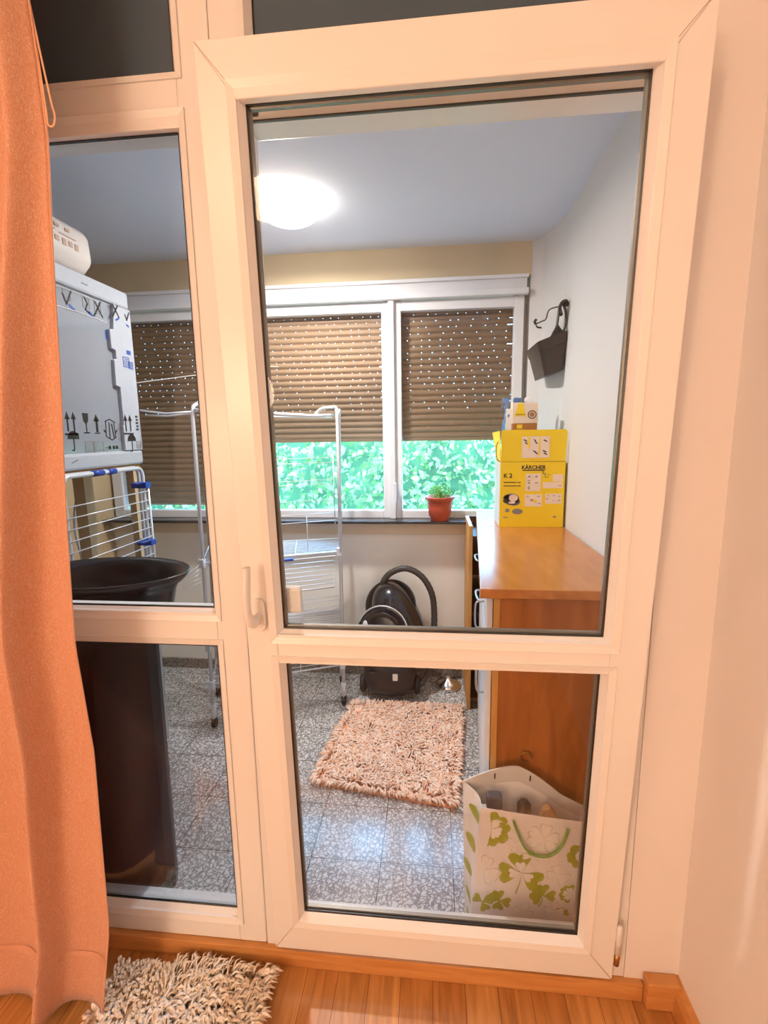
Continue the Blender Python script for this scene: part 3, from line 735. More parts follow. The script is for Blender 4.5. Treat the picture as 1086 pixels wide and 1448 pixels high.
# ------------------------------------------------------------------ potted plant
pp_ = empty('potted_plant', (.034, 2.662, -.487)); tag(pp_, 'terracotta coloured pot of green seedlings on the window sill', 'potted plant')
MB().lathe([(.046, 0), (.050, .004), (.052, .018), (.060, .025), (.066, .075), (.069, .105), (.072, .107), (.083, .128), (.083, .134), (.076, .134), (.068, .112)], 40).build('pot', M['terra'], pp_, smooth=True)
MB().lathe([(.068, .112), (.068, .116)], 24).build('soil', M['soil'], pp_)
mb = MB()
for i in range(70):
    a = random.uniform(0, 2*PI); rr = random.uniform(0, .06); x, y = rr*math.cos(a), rr*math.sin(a)
    h = random.uniform(.03, .085); dx, dy = random.gauss(0, .014), random.gauss(0, .012)
    mb.tube([(x, y, .114), (x+dx*.4, y+dy*.4, .114+h*.5), (x+dx, y+dy, .114+h)], .0011, 4)
    for s in range(3):
        an = random.uniform(0, 2*PI); l = random.uniform(.010, .022); c_, s_ = math.cos(an), math.sin(an); zz = .114+h*random.uniform(.6, 1)
        mb.poly([(x+dx, y+dy, zz), (x+dx+l*.5*c_-l*.3*s_, y+dy+l*.5*s_+l*.3*c_, zz+.006), (x+dx+l*c_, y+dy+l*s_, zz+.002), (x+dx+l*.5*c_+l*.3*s_, y+dy+l*.5*s_-l*.3*c_, zz+.006)])
for i in range(26):   # taller stalk
    zz = .114+.1*random.random()+.02; an = random.uniform(0, 2*PI); l = random.uniform(.015, .03); c_, s_ = math.cos(an), math.sin(an); x = .02
    mb.poly([(x, 0, zz), (x+l*.5*c_-l*.25*s_, l*.5*s_+l*.25*c_, zz+.008), (x+l*c_, l*s_, zz), (x+l*.5*c_+l*.25*s_, l*.5*s_-l*.25*c_, zz+.008)])
mb.tube([(.02, 0, .114), (.022, 0, .17), (.02, 0, .235)], .0014, 5)
mb.build('seedlings', M['leaf'], pp_)

# ------------------------------------------------------------------ packaged appliance on a stand
st = empty('shelf_stand', (-1.47, 1.78, FZ)); tag(st, 'tan wooden stand holding up the wrapped appliance box', 'stand')
box('top_board', M['board'], -.17, .125, -.31, .315, -.145-FZ, -.1245-FZ, st)
for x, y in ((-.165, .25), (-.165, -.29)): box('leg', M['tan'], x, x+.055, y, y+.055, 0, -.1455-FZ, st)
for x, y in ((.09, .27), (.09, -.30)): box('leg', M['tan'], x, x+.03, y, y+.03, 0, -.1455-FZ, st)

ap = empty('boxed_appliance', (-1.63, 1.775, -.124)); tag(ap, 'large boxed appliance in shrink film and white foam corners, marked with handling symbols', 'boxed appliance')
XF = .302   # +X face local
YN, YF_ = -.325, .325; HT = .737
MB().box(-.26, XF-.012, YN+.012, YF_-.012, .05, HT-.045).build('film_wrapped_body', M['film'], ap, bevel=.01)
MB().box(-.28, XF+.003, YN, YF_, 0, .062).build('foam_base', M['foam'], ap, bevel=.010)
MB().box(-.28, XF+.001, YN, YF_, HT-.070, HT).build('foam_lid', M['foam'], ap, bevel=.010)
mb = MB()
zz = .063; w_ = .150
prof = [(.063, .125), (.17, .125), (.17, .120), (.33, .118), (.335, .145), (.44, .140), (.445, .125), (.48, .125), (.485, .150), (.56, .15), (.565, .125), (.62, .115), (.666, .11)]
pts = [(XF-.016, YF_-w0, z) for z, w0 in prof]+[(XF-.016, YF_, .666), (XF-.016, YF_, .063)]
mb.prism(pts, (.020, 0, 0)); mb.box(XF-.10, XF-.012, YF_-.03, YF_+.002, .063, .666)
mb.build('foam_corner', M['foam'], ap, bevel=.003)
MB().tube([(XF-.010, y, .53+.06*math.cos((y-.02)*2.4)) for y in [-.30+.04*k for k in range(13)]], .0014, 5).build('film_fold', M['clwhite'], ap)
MB().tube([(XF-.010, y, .615+.045*math.cos((y-.0)*2.6)) for y in [-.30+.04*k for k in range(12)]], .001, 5).build('film_fold', M['clwhite'], ap)
# symbols, drawn on +X face; helper in face coordinates s (y) and z
def stroke(mb, pts, wd, x): 
    for (a, b) in zip(pts, pts[1:]):
        a, b = Vector((0,)+a), Vector((0,)+b); d = (b-a).normalized(); n_ = Vector((0, -d.z, d.y))*wd/2
        mb.prism([Vector((x, 0, 0))+p for p in (a-n_-d*wd*.3, b-n_+d*wd*.3, b+n_+d*wd*.3, a+n_-d*wd*.3)], (.0008, 0, 0))
def arrow_up(mb, y, z, x):
    for dy in (-.016, .016):
        stroke(mb, [(y+dy, z+.012), (y+dy, z+.058)], .007, x); mb.prism([(x, y+dy-.013, z+.055), (x, y+dy+.013, z+.055), (x, y+dy, z+.082)], (.0008, 0, 0))
    stroke(mb, [(y-.032, z), (y+.032, z)], .007, x)
def umbrella(mb, y, z, x):
    mb.prism([(x, y+.030*math.cos(PI*k/12), z+.035+.030*math.sin(PI*k/12)) for k in range(13)], (.0008, 0, 0))
    stroke(mb, [(y, z+.035), (y, z), (y-.004, z-.008), (y-.012, z-.006)], .005, x)
def glass_sym(mb, y, z, x):
    mb.prism([(x, y-.016, z+.075), (x, y+.016, z+.075), (x, y+.013, z+.045), (x, y, z+.032), (x, y-.013, z+.045)], (.0008, 0, 0))
    stroke(mb, [(y, z+.035), (y, z+.004)], .005, x); stroke(mb, [(y-.014, z), (y+.014, z)], .005, x)
def boxsym(mb, y, z, s, x, k=4):
    stroke(mb, [(y-s, z-s), (y+s, z-s), (y+s, z+s), (y-s, z+s), (y-s, z-s)], .003, x)
    for i in range(k): stroke(mb, [(y-s*.6+random.uniform(-.004, .004), z-s*.6+i*s*.4), (y+s*.6, z-s*.6+i*s*.4)], .003, x)
def cross(mb, y, z, s, x): stroke(mb, [(y-s, z-s*1.2), (y+s*.8, z+s*1.2)], .0068, x); stroke(mb, [(y-s*.7, z+s*1.2), (y+s, z-s)], .0068, x)
def tick(mb, y, z, s, x): stroke(mb, [(y-s*.8, z+s*.3), (y-s*.2, z-s), (y+s, z+s*1.1)], .0068, x)
xp = XF-.0118; xs = XF+.0045; xt = XF+.0013
ik = MB()
for y in (-.255, -.085): pass
arrow_up(ik, -.085, .135, xp); glass_sym(ik, -.005, .14, xp); stroke(ik, [(.055, .145), (.055, .19)], .012, xp); ik.prism([(xp, .038, .185), (xp, .072, .185), (xp, .055, .212)], (.0008, 0, 0)); stroke(ik, [(.04, .138), (.07, .138)], .004, xp)
umbrella(ik, -.080, .082, xp); umbrella(ik, -.235, .082, xp); arrow_up(ik, -.24, .135, xp)
stroke(ik, [(.105, .185), (.135, .195), (.17, .182)], .004, xp); stroke(ik, [(.11, .185), (.105, .125), (.14, .11), (.165, .12), (.16, .18)], .004, xp); stroke(ik, [(.13, .18), (.128, .115)], .005, xp); stroke(ik, [(.145, .175), (.155, .12)], .006, xp)
stroke(ik, [(.095, .15), (.105, .14)], .006, xp); stroke(ik, [(.175, .15), (.165, .14)], .006, xp)
for y in (.12, .145, .165): ik.box(xp, xp+.0008, y-.007, y+.007, .072, .086)
stroke(ik, [(.095, .079), (.11, .079)], .003, xp)
# on the foam corner and lid
arrow_up(ik, .232, .135, xs); umbrella(ik, .248, .068, xs); 
for k in range(5): ik.box(xs, xs+.0008, .288+.004*(k % 2), .305, .150+.014*k, .158+.014*k)
cross(ik, -.125, .640, .026, xp); tick(ik, -.030, .632, .026, xp); cross(ik, .135, .628, .026, xp); cross(ik, .222, .640, .021, xs)
tick(ik, .298, .636, .016, xs)
stroke(ik, [(.062, .655), (.078, .635), (.062, .61), (.085, .60)], .006, xp)
cross(ik, -.245, .640, .026, xp)
ik.build('black_symbols', M['ink'], ap)
gk = MB(); boxsym(gk, .0, .085, .022, xp); boxsym(gk, .055, .078, .026, xp); boxsym(gk, .295, .085, .014, xs, 3)
for y in (.19, .205, .22-.02): stroke(gk, [(y-.01, .15), (y+.008, .18), (y-.004, .11)], .003, xp)
stroke(gk, [(-.02, .058+.012), (.2, .062+.012)], .002, xp); stroke(gk, [(.04, .70), (.07, .70)], .005, xt); stroke(gk, [(-.12, .03), (-.09, .04)], .004, XF+.0035)
for (y, z) in ((-.125, .66), (-.03, .66), (.07, .655), (.135, .65)): boxsym(gk, y, z-.02, .018, xp, 1)
gk.build('grey_symbols', M['inkgrey'], ap)
bk = MB(); boxsym(bk, .262, .44, .020, xs, 4); bk.box(xs, xs+.0008, .272, .30, .475, .492); boxsym(bk, .292, .43, .014, xs, 4); bk.box(xp, xp+.0008, .165, .185, .52, .555)
for y in (-.02, .08): stroke(bk, [(y, .605), (y+.02, .595)], .010, xp)
stroke(bk, [(.22, .605), (.24, .615)], .007, xs); stroke(bk, [(.29, .6), (.305, .595)], .007, xs)
bk.build('blue_symbols', M['inkblue'], ap)

# round cornered packaged item on top
cr_ = empty('packaged_basin', (-1.585, 1.665, .6135)); tag(cr_, 'cream shrink wrapped package with rounded corners lying on the appliance box', 'package')
mb = MB(); x1, y1, r_ = .268, .262, .085
def rr(k, z):
    P = []
    for (cx, cy_, a0) in ((x1-r_, y1-r_, 0), (-x1+r_, y1-r_, 90), (-x1+r_, -y1+r_, 180), (x1-r_, -y1+r_, 270)):
        for i in range(9): a = R(a0+90*i/8); P.append(((cx+r_*math.cos(a))*k, (cy_+r_*math.sin(a))*k, z))
    return P
L_ = [rr(.86, .0), rr(.93, .018), rr(.985, .045), rr(1, .06), rr(.99, .135), rr(.96, .150), rr(.90, .156)]
vs = [[mb.bm.verts.new(p) for p in l] for l in L_]
mb.bm.faces.new(vs[0][::-1]); mb.bm.faces.new(vs[-1])
for a, b in zip(vs, vs[1:]):
    for k in range(36): mb.bm.faces.new([a[k], a[(k+1) % 36], b[(k+1) % 36], b[k]])
mb.build('wrapped_body', mat('cream_card', srgb(226, 216, 208), .35, bump=.15, bscale=12), cr_, smooth=True)
pk = MB()
for k, y in enumerate((.0, .035, .07, .10, .13)):
    pk.box(x1+.0002, x1+.0016, y-.009, y+.009, .066+.004*(k % 2), .088)
for k, y in enumerate((-.01, .04, .09)):
    pk.box(x1-.001, x1+.0012, y-.010, y+.010, .118, .128)
pk.box(x1-.0004, x1+.0012, -.02, .03, .105, .108); pk.box(x1-.0004, x1+.0012, .05, .13, .100, .103)
pk.build('faded_print', M['inkbrown'], cr_)

# ------------------------------------------------------------------ folded drying rack by the box
def rack_joint(mb, c, l=.03, ax='y'):
    x, y, z = c
    if ax == 'y': mb.tube([(x, y-l, z), (x, y+l, z)], .012, 10)
    else: mb.tube([(x, y, z-l), (x, y, z+l)], .012, 10)
r1 = empty('drying_rack', (-1.285, 1.78, FZ)); tag(r1, 'folded white drying rack with blue clips under the wrapped appliance box', 'drying rack')
T0 = -.138-FZ
for dx, y0, y1 in ((0, -.235, .235), (-.035, -.20, .262)):
    P = [(dx, y0, 0.008), (dx, y0, T0-.04)]+arc((dx, y0+.035, T0-.04+.005), .035, 180, 90, 5, 'yz')+arc((dx, y1-.035, T0-.04+.005), .035, 90, 0, 5, 'yz')+[(dx, y1, T0-.04), (dx, y1, .008)]
    MB().tube(P, .0085, 10).build('tube_frame', M['steel'], r1, smooth=True)
for k in range(14):
    z = T0-.105-.041*k
    MB().tube([(.012, -.262, z), (.012, .25, z)], .0026, 6).build('wire', M['steel'], r1, smooth=True)
MB().tube([(.012, .250, T0-.07), (.012, .250, T0-.70)], .005, 8).build('side_rail', M['steel'], r1, smooth=True)
MB().tube([(.012, -.262, T0-.07), (.012, -.262, T0-.70)], .005, 8).build('side_rail', M['steel'], r1, smooth=True)
for c, ax in (((0, -.05, T0), 'y'), ((0, .03, T0), 'y')):
    m_ = MB(); rack_joint(m_, c, .03 if c[1] < 0 else .022); m_.build('blue_clip', M['blue'], r1, smooth=True)
for z in (T0-.075, T0-.335, T0-.62):
    MB().box(-.05, .02, .222, .262, z-.016, z+.010).box(-.012, .018, .16, .222, z+.008, z+.013).build('blue_clip', M['blue'], r1, bevel=.004)

# cable hanging by the wall
tag(MB().tube(smooth_path([(-1.60, 2.10, -.15), (-1.66, 2.09, -.25), (-1.70, 2.09, -.42), (-1.68, 2.09, -.62), (-1.72, 2.09, -.8), (-1.70, 2.09, FZ+.006)], 6), .006, 8).build('cable', M['front'], smooth=True), 'pale cable hanging beside the tan post behind the folded drying rack', 'cable')

# ------------------------------------------------------------------ tower drying rack
r2 = empty('tower_drying_rack', (-.785, 2.30, FZ), (0, 0, 0)); tag(r2, 'tall white tiered drying rack on wheels in front of the windows', 'drying rack')
def TL(x, y, z): return (x+.785, y-2.30, z-FZ)
FL, FR = (-1.092, 2.116), (-.480, 2.368)
BL, BR = (-1.20, 2.40), (-.530, 2.585)
def side(F, B, ztop, zl):
    (fx, fy), (bx_, by_) = F, B
    P = [TL(fx, fy, FZ+.055), TL(fx+.01, fy, ztop-.04), TL(fx+.012, fy+.01, ztop-.01), TL(fx+.014, fy+.035, ztop), TL(bx_+.04, by_-.05, ztop-.005), TL(bx_+.03, by_-.02, ztop-.03), TL(bx_, by_, FZ+.055)]
    MB().tube(P, .009, 10).build('post_frame', M['steel'], r2, smooth=True)
    for (x, y) in (F, B):
        MB().tube([TL(x, y, FZ+.045), TL(x, y, FZ+.13)], .0125, 10).build('foot_socket', M['inkblue'] if False else M['front'], r2, smooth=True)
        w_ = MB().tube([TL(x-.010, y, FZ+.023), TL(x+.010, y, FZ+.023)], .022, 16).box(*(TL(x-.013, y-.012, FZ+.02)[0:1]+TL(x+.013, 0, 0)[0:1]), y-.012-2.30, y+.012-2.30, .02, .052); w_.build('wheel', M['black'], r2, bevel=.003)
side(FL, BL, .140, 0); side(FR, BR, .110, 0)
MB().tube([TL(FR[0]+.012, FR[1]-.02, .122), TL(FR[0]+.012, FR[1]-.02, -.60)], .006, 8).build('post_frame', M['steel'], r2, smooth=True)
def tier(z, nw, out=0, drop=0.0, name='wire_shelf'):
    a, b, c, d = TL(FL[0], FL[1], z), TL(FR[0], FR[1], z), TL(BR[0]+.01, BR[1], z+drop), TL(BL[0]+.01, BL[1], z+drop)
    mb = MB(); mb.tube([a, b, c, d], .0045, 8, closed=True)
    for k in range(1, nw):
        t = k/nw; p = Vector(a).lerp(Vector(d), t); q = Vector(b).lerp(Vector(c), t); mb.tube([p, q], .0023, 5)
    for t in (.33, .66):
        p = Vector(a).lerp(Vector(b), t); q = Vector(d).lerp(Vector(c), t); mb.tube([p, q], .0022, 5)
    mb.build(name, M['steel'], r2, smooth=True)
    for P in (b, a): MB().box(P[0]-.014, P[0]+.014, P[1]-.014, P[1]+.014, P[2]-.022, P[2]+.022).build('joint', M['front'], r2, bevel=.004)
tier(-.60, 11, drop=.02); tier(-1.02, 11, drop=.02); tier(-1.22, 6, drop=.02)
# top bars
MB().tube([TL(FL[0]+.02, FL[1], .112), TL(FR[0]-.09, FR[1]-.03, .083), TL(FR[0], FR[1], .090)], .009, 10).build('top_bar', M['steel'], r2, smooth=True)
MB().tube(smooth_path([TL(FR[0]-.10, FR[1]-.02, .085), TL(FR[0]-.06, FR[1]-.02, .118), TL(FR[0]+.01, FR[1]-.01, .124)], 5), .008, 8).build('top_arm', M['steel'], r2, smooth=True)
MB().tube([TL(FL[0]+.02, FL[1]+.02, .09), TL(FR[0]-.02, FR[1]+.02, .075)], .0035, 8).build('top_bar', M['steel'], r2, smooth=True)
# hanging wire panel between the posts (folded upper shelf)
mb = MB()
for z in (-.122, -.146, -.232, -.252, -.334, -.40, -.44):
    mb.tube([TL(FL[0]+.03, FL[1]+.03, z), TL(FR[0]-.02, FR[1]+.01, z+.002)], .0019, 5)
mb.tube([TL(FL[0]+.03, FL[1]+.03, -.10), TL(FL[0]+.03, FL[1]+.03, -.46)], .003, 6); mb.tube([TL(FR[0]-.02, FR[1]+.01, -.10), TL(FR[0]-.02, FR[1]+.01, -.46)], .003, 6)
for t in (.25, .5, .75):
    x = FL[0]+(FR[0]-FL[0])*t; y = FL[1]+(FR[1]-FL[1])*t+.02; mb.tube([TL(x, y, -.40), TL(x, y, -.585)], .0023, 5)
mb.build('hanging_wires', M['steel'], r2, smooth=True)
# front folded wing at mid height
mb = MB(); a, b = Vector(TL(FL[0]+.10, FL[1]-.02, -.61)), Vector(TL(FR[0]-.012, FR[1]-.05, -.61)); a2 = a+Vector((0, -.05, -.145)); b2 = b+Vector((0, -.05, -.145))
mb.tube([a, b, b2, a2], .0045, 8, closed=True)
for k in range(1, 7): mb.tube([a.lerp(a2, k/7), b.lerp(b2, k/7)], .0023, 5)
mb.build('folded_wing', M['steel'], r2, smooth=True)
MB().tube([a+Vector((.05, -.006, .004)), a.lerp(b, .62)+Vector((0, -.006, .004))], .008, 8).build('blue_clip', M['blue'], r2, smooth=True)
# lower folded wing
for z0 in (-.83, -.90, -1.0):
    mb = MB()
    for k in range(5):
        mb.tube([TL(FL[0]+.02, FL[1]+.01*k, z0-.028*k), TL(FR[0]-.01, FR[1]+.01*k-.02, z0-.028*k+.006*math.sin(k*2))], .0022, 5)
    for t in (.3, .7):
        x = FL[0]+(FR[0]-FL[0])*t; y = FL[1]+(FR[1]-FL[1])*t; mb.tube([TL(x, y, z0), TL(x, y+.04, z0-.115)], .0018, 5)
    mb.build('folded_wires', M['steel'], r2, smooth=True)
# left wings reaching towards the box
MB().tube([TL(FL[0]+.01, FL[1], .105), TL(-1.20, 2.10, .098), TL(-1.32, 2.10, .115)], .0045, 8).build('wing_arm', M['steel'], r2, smooth=True)
MB().tube([TL(FL[0]+.01, FL[1], .098), TL(-1.20, 2.12, .088), TL(-1.32, 2.14, .095)], .0035, 8).build('wing_arm', M['steel'], r2, smooth=True)
mb = MB(); mb.tube([TL(FL[0], FL[1], -.60), TL(FL[0]-.12, FL[1]-.06, -.69)], .003, 8)
for k in range(5): mb.tube([TL(FL[0]-.004, FL[1]-.01, -.60-.022*k), TL(FL[0]-.07, FL[1]-.06, -.66-.012*k)], .0015, 5)
mb.build('wing_arm', M['steel'], r2, smooth=True)
MB().tube([TL(FL[0]-.1, FL[1]+.02, -1.23), TL(FL[0], FL[1], -1.215)], .0045, 8).build('wing_arm', M['steel'], r2, smooth=True)
tag(MB().tube([(-1.352, 2.110, .235), (-1.10, 2.35, .30), (-.9, 2.61, .36), (-.86, 2.704, .37)], .0013, 5).build('clothes_line', M['clwhite']), 'thin white line strung from the wrapped box towards the window', 'line')

# ------------------------------------------------------------------ vacuum cleaner
vc = empty('vacuum_cleaner', (-.235, 2.545, FZ)); tag(vc, 'black canister vacuum cleaner standing against the window wall', 'vacuum cleaner')
def ellip(mb, c, r, T=None, nu=24, nv=16, p=2.0):
    def f(u, v):
        a = 2*PI*u; b = PI*(v-.5)
        s = lambda t: math.copysign(abs(t)**(2/p), t)
        q = Vector((r[0]*s(math.cos(b))*s(math.cos(a)), r[1]*s(math.cos(b))*s(math.sin(a)), r[2]*s(math.sin(b))))
        if T: q = T @ q
        return q+Vector(c)
    mb.grid(f, nu, nv); bmesh.ops.remove_doubles(mb.bm, verts=mb.bm.verts[:], dist=.0004)
    return mb
ellip(MB(), (.045, .015, .40), (.128, .135, .235), Matrix.Rotation(R(-22), 3, 'Y'), p=2.3).build('dome_body', M['vac'], vc, smooth=True)
ellip(MB(), (-.005, -.02, .135), (.146, .135, .125), None, p=3.2).build('chassis', M['vacm'], vc, smooth=True)
Tf = Matrix.Translation((-.030, -.130, .405)) @ Matrix.Rotation(R(78), 4, 'X') @ Matrix.Rotation(R(-8), 4, 'Y')
MB().lathe([(.136, -.08), (.142, .0), (.140, .012), (.130, .022), (.122, .018), (.07, .022), (.004, .024)], 40, Tf).build('front_cover', M['vac'], vc, smooth=True)
MB().lathe([(.062, .015), (.062, .030), (.052, .037), (.03, .037), (.028, .030), (.004, .030)], 32, Tf @ Matrix.Translation((-.02, -.045, 0))).build('hub', M['vacm'], vc, smooth=True)
MB().tube([Tf @ Vector((.136*math.cos(R(a)), .136*math.sin(R(a)), .018)) for a in range(-30, 165, 10)], .0035, 6).build('silver_trim', M['steel'], vc, smooth=True)
MB().tube([Tf @ Vector((.092*math.cos(R(a)), .092*math.sin(R(a)), .022)) for a in range(30, 150, 10)], .012, 6, flat=.4).build('grip', M['tub'], vc, smooth=True)
MB().lathe([(.012, 0), (.014, .004), (.010, .006)], 20, Tf @ Matrix.Translation((-.095, .03, .018)), 1, 1.9).build('grey_button', M['front'], vc, smooth=True)
# rear shroud rim
Ts = Matrix.Translation((.000, .025, .490)) @ Matrix.Rotation(R(62), 4, 'X') @ Matrix.Rotation(R(-10), 4, 'Y')
MB().lathe([(.112, -.06), (.142, .0), (.146, .02), (.138, .022), (.128, .0)], 36, Ts).build('shroud', M['vacm'], vc, smooth=True)
for x, s in ((-.172, 1), (.132, 1)):
    MB().lathe([(.045, 0), (.052, .006), (.052, .026), (.040, .032)], 28, Matrix.Translation((x, -.045, .062)) @ Matrix.Rotation(R(90), 4, 'Y')).build('wheel', M['vacm'], vc, smooth=True)
MB().box(.018, .046, -.158, -.150, .135, .175).build('white_badge', M['clwhite'], vc, bevel=.004)
MB().box(-.11, -.05, -.157, -.148, .13, .18).build('socket_recess', M['black'], vc, bevel=.006)
# hose
Hs = smooth_path([(-.05, .05, .56), (-.045, .05, .62), (.0, .05, .675), (.085, .05, .700), (.17, .05, .655), (.225, .05, .56), (.24, .05, .44), (.235, .03, .30), (.225, -.01, .17), (.17, -.05, .07), (.10, -.08, .06)], 8)
mb = MB(); mb.tube(Hs, [.0165 if i % 2 else .0185 for i in range(len(Hs))], 12); mb.build('hose', M['hose'], vc, smooth=True)

# metal pan rim standing at the wall
tag(MB().lathe([(.07, 0), (.075, .012), (.055, .035), (.02, .046), (.012, .06)], 28).build('pot_lid', M['chrome'], smooth=True, loc=(.085, 2.60, -1.450)), 'shiny metal lid lying on the floor between the vacuum cleaner and the wooden shelf', 'lid')

# ------------------------------------------------------------------ black bin and tub
bn = empty('storage_bin', (-1.03, 1.34, FZ)); tag(bn, 'tall dark brown plastic bin behind the lower left glass', 'bin')
mb = MB()
def binring(z, x0, x1, y0, y1, r_=.03):
    P = []
    for (cx, cy_, a0) in ((x1-r_, y1-r_, 0), (x0+r_, y1-r_, 90), (x0+r_, y0+r_, 180), (x1-r_, y0+r_, 270)):
        for i in range(6): a = R(a0+90*i/5); P.append((cx+r_*math.cos(a), cy_+r_*math.sin(a), z))
    return P
BP = [(-.832, 1.232), (-.818, 1.254), (-.822, 1.275), (-.965, 1.470), (-.980, 1.495), (-1.005, 1.505), (-1.215, 1.510), (-1.235, 1.505), (-1.240, 1.485), (-1.240, 1.200), (-1.235, 1.180), (-1.215, 1.172), (-.965, 1.172), (-.940, 1.178)]
def bpr(z_, k_): return [((x+1.03)*k_, (y-1.34)*min(k_, 1.02), z_) for x, y in BP]
L_ = [bpr(*q) for q in ((0, .90), (.02, .97), (.05, 1.0), (.86, 1.05), (.862, 1.07), (.878, 1.07), (.880, 1.04))]
vs = [[mb.bm.verts.new(p) for p in l] for l in L_]
mb.bm.faces.new(vs[0][::-1]); mb.bm.faces.new(vs[-1])
for a, b in zip(vs, vs[1:]):
    for k in range(14): mb.bm.faces.new([a[k], a[(k+1) % 14], b[(k+1) % 14], b[k]])
mb.build('bin_body', M['bin'], bn, smooth=False)
tb = MB().lathe([(.200, 0), (.210, .006), (.228, .085), (.242, .118), (.258, .120), (.272, .135), (.280, .150), (.272, .152), (.252, .140), (.238, .128), (.225, .085), (.198, .012)], 56, None, .955, .64)
tag(tb.build('tub', M['tub'], None, smooth=True, loc=(-1.032, 1.372, -.5695)), 'black oval plastic tub resting on the tall dark bin', 'tub')

# ------------------------------------------------------------------ curtain
cu = empty('curtain', (-.95, .90, FZ)); tag(cu, 'long orange embroidered curtain hanging at the left edge', 'curtain')
edge = [(-1.40, -.815), (-1.17, -.775), (-.70, -.757), (-.44, -.772), (-.03, -.742), (.25, -.718), (.52, -.695), (.78, -.700), (1.30, -.70)]
def edge_x(z):
    for (a, xa), (b, xb) in zip(edge, edge[1:]):
        if z <= b: return xa+(xb-xa)*max(0, (z-a))/(b-a)
    return edge[-1][1]
def cf(u, v):
    hb = .036-.028*max(0, min(1, (u-.13)*12)); z = FZ+hb+v*(1.30-FZ-hb); xe = edge_x(z); x = xe-u*1.05
    ph = u*31+.9*z+.9*math.sin(z*1.1)+.8*noise.noise(Vector((u*4, z*.6, 3)))+2.2
    amp = .060*(1+.25*math.sin(z*.7))*min(1, u*9+.12)
    y = .90+amp*(math.sin(ph)+.25*math.sin(2*ph+1))+.010*noise.noise(Vector((u*12, z*2.2, 0)))
    x += .026*math.cos(ph+.6)*min(1, u*9)
    return Vector((x+.95, y-.90, z-FZ))
MB().grid(cf, 170, 90).build('fabric', M['curtain'], cu, smooth=True, solid=.0015)
mb = MB()
def hemf(u, v):
    p = cf(u, .0+v*.006+.052); p.y -= .0022; return p
MB().grid(hemf, 170, 1).build('hem_seam', mat('hem_thread', srgb(216, 160, 130), .7), cu, smooth=True)
MB().tube([cf(.0, v/60)+Vector((.001, 0, 0)) for v in range(61)], .002, 6).build('selvedge', mat('selvedge', srgb(220, 165, 135), .6), cu, smooth=True)
cd_ = MB(); cd_.tube(smooth_path([(-.728, .905, 1.0), (-.700, .905, .74), (-.682, .904, .60), (-.676, .903, .57), (-.681, .903, .553), (-.691, .903, .556), (-.692, .903, .585), (-.697, .904, .68)], 6), .0016, 6)
cdo = cd_.build('cord_loop', mat('cord_peach', srgb(245, 190, 150), .6), cu); cdo.location = (.95, -.90, -FZ); cdo['label'] = 'thin pale cord loop'

# ------------------------------------------------------------------ shag rugs
def shag(name, corners, nstr, h, rad, label, mbase, mpile, seed, lean=.8, top=.0):
    random.seed(seed)
    cx = sum(c[0] for c in corners)/4; cy_ = sum(c[1] for c in corners)/4
    e = empty(name, (cx, cy_, FZ)); tag(e, label, 'rug')
    P = [(c[0]-cx, c[1]-cy_, .001) for c in corners]
    MB().prism(P, (0, 0, .010)).build('backing', mbase, e)
    c0, c1, c2, c3 = [Vector((p[0], p[1], .010)) for p in P]
    mb = MB()
    for i in range(nstr):
        u, v = random.random(), random.random()
        p = c0.lerp(c1, u).lerp(c3.lerp(c2, u), v)
        fl = noise.noise(Vector((p.x*9, p.y*9, seed)))*PI*1.4; an = fl+random.gauss(0, .7)
        d = Vector((math.cos(an), math.sin(an), 0)); l = h*random.uniform(.75, 1.25)*(.4 if (seed == 5 and p.x+cx < -.70) else 1)
        # strands near the rim fall outwards
        o = Vector((p.x, p.y, 0)); edge_k = max(abs(2*u-1), abs(2*v-1))
        if edge_k > .93: d = (d*.5+o.normalized()).normalized()
        wv = random.gauss(0, .25)
        s = Vector((-d.y, d.x, 0))
        pts = [p, p+d*l*.15+Vector((0, 0, l*.40)), p+d*l*lean*.55+s*wv*l*.3+Vector((0, 0, l*.55)), p+d*l*lean+s*wv*l*.6+Vector((0, 0, l*.36))]
        pts = [Vector((q.x, q.y, max(q.z, .006))) for q in pts]
        mb.tube(pts, [rad*.7, rad, rad*1.0, rad*.35], 4, flat=.55)
    tag(mb.build('pile', mpile, e, smooth=True), kind='stuff')
shag('shag_rug', ((-.500, 1.765), (.085, 1.675), (.150, 2.36), (-.430, 2.36)), 6800, .036, .0050, 'peach shag rug on the balcony tiles in front of the vacuum cleaner', M['peachbase'], M['peach'], 3)
shag('shag_rug', ((-.865, .62), (-.432, .62), (-.432, 1.035), (-.865, 1.035)), 3600, .050, .0046, 'cream shag mat on the parquet below the curtain', M['creambase'], M['cream'], 5, lean=.6)

# ------------------------------------------------------------------ clover bag
bg_ = empty('gift_bag', (.25, 1.235, FZ)); tag(bg_, 'white glossy paper gift bag printed with green clovers, standing by the cabinet', 'bag')
def GB(x, y, z): return Vector((x-.25, y-1.235, z-FZ))
fl_b, fl_t = (.105, 1.200), (.133, 1.205)      # front-left edge bottom / top
fr_b, fr_t = (.405, 1.205), (.428, 1.210)
bl_b, bl_t = (.098, 1.280), (.088, 1.285)
br_b, br_t = (.420, 1.285), (.440, 1.285)
def L3(b, t, k, z): return GB(b[0]+(t[0]-b[0])*k, b[1]+(t[1]-b[1])*k, z)
def front(u, v):
    zt = -1.034-.030*u; z = FZ+.003+(zt-FZ)*v
    a = L3(fl_b, fl_t, v, z); b = L3(fr_b, fr_t, v, z); p = a.lerp(b, u)
    p.y -= .008*math.sin(PI*u)*math.sin(PI*min(1, v*1.1)*.9); return p
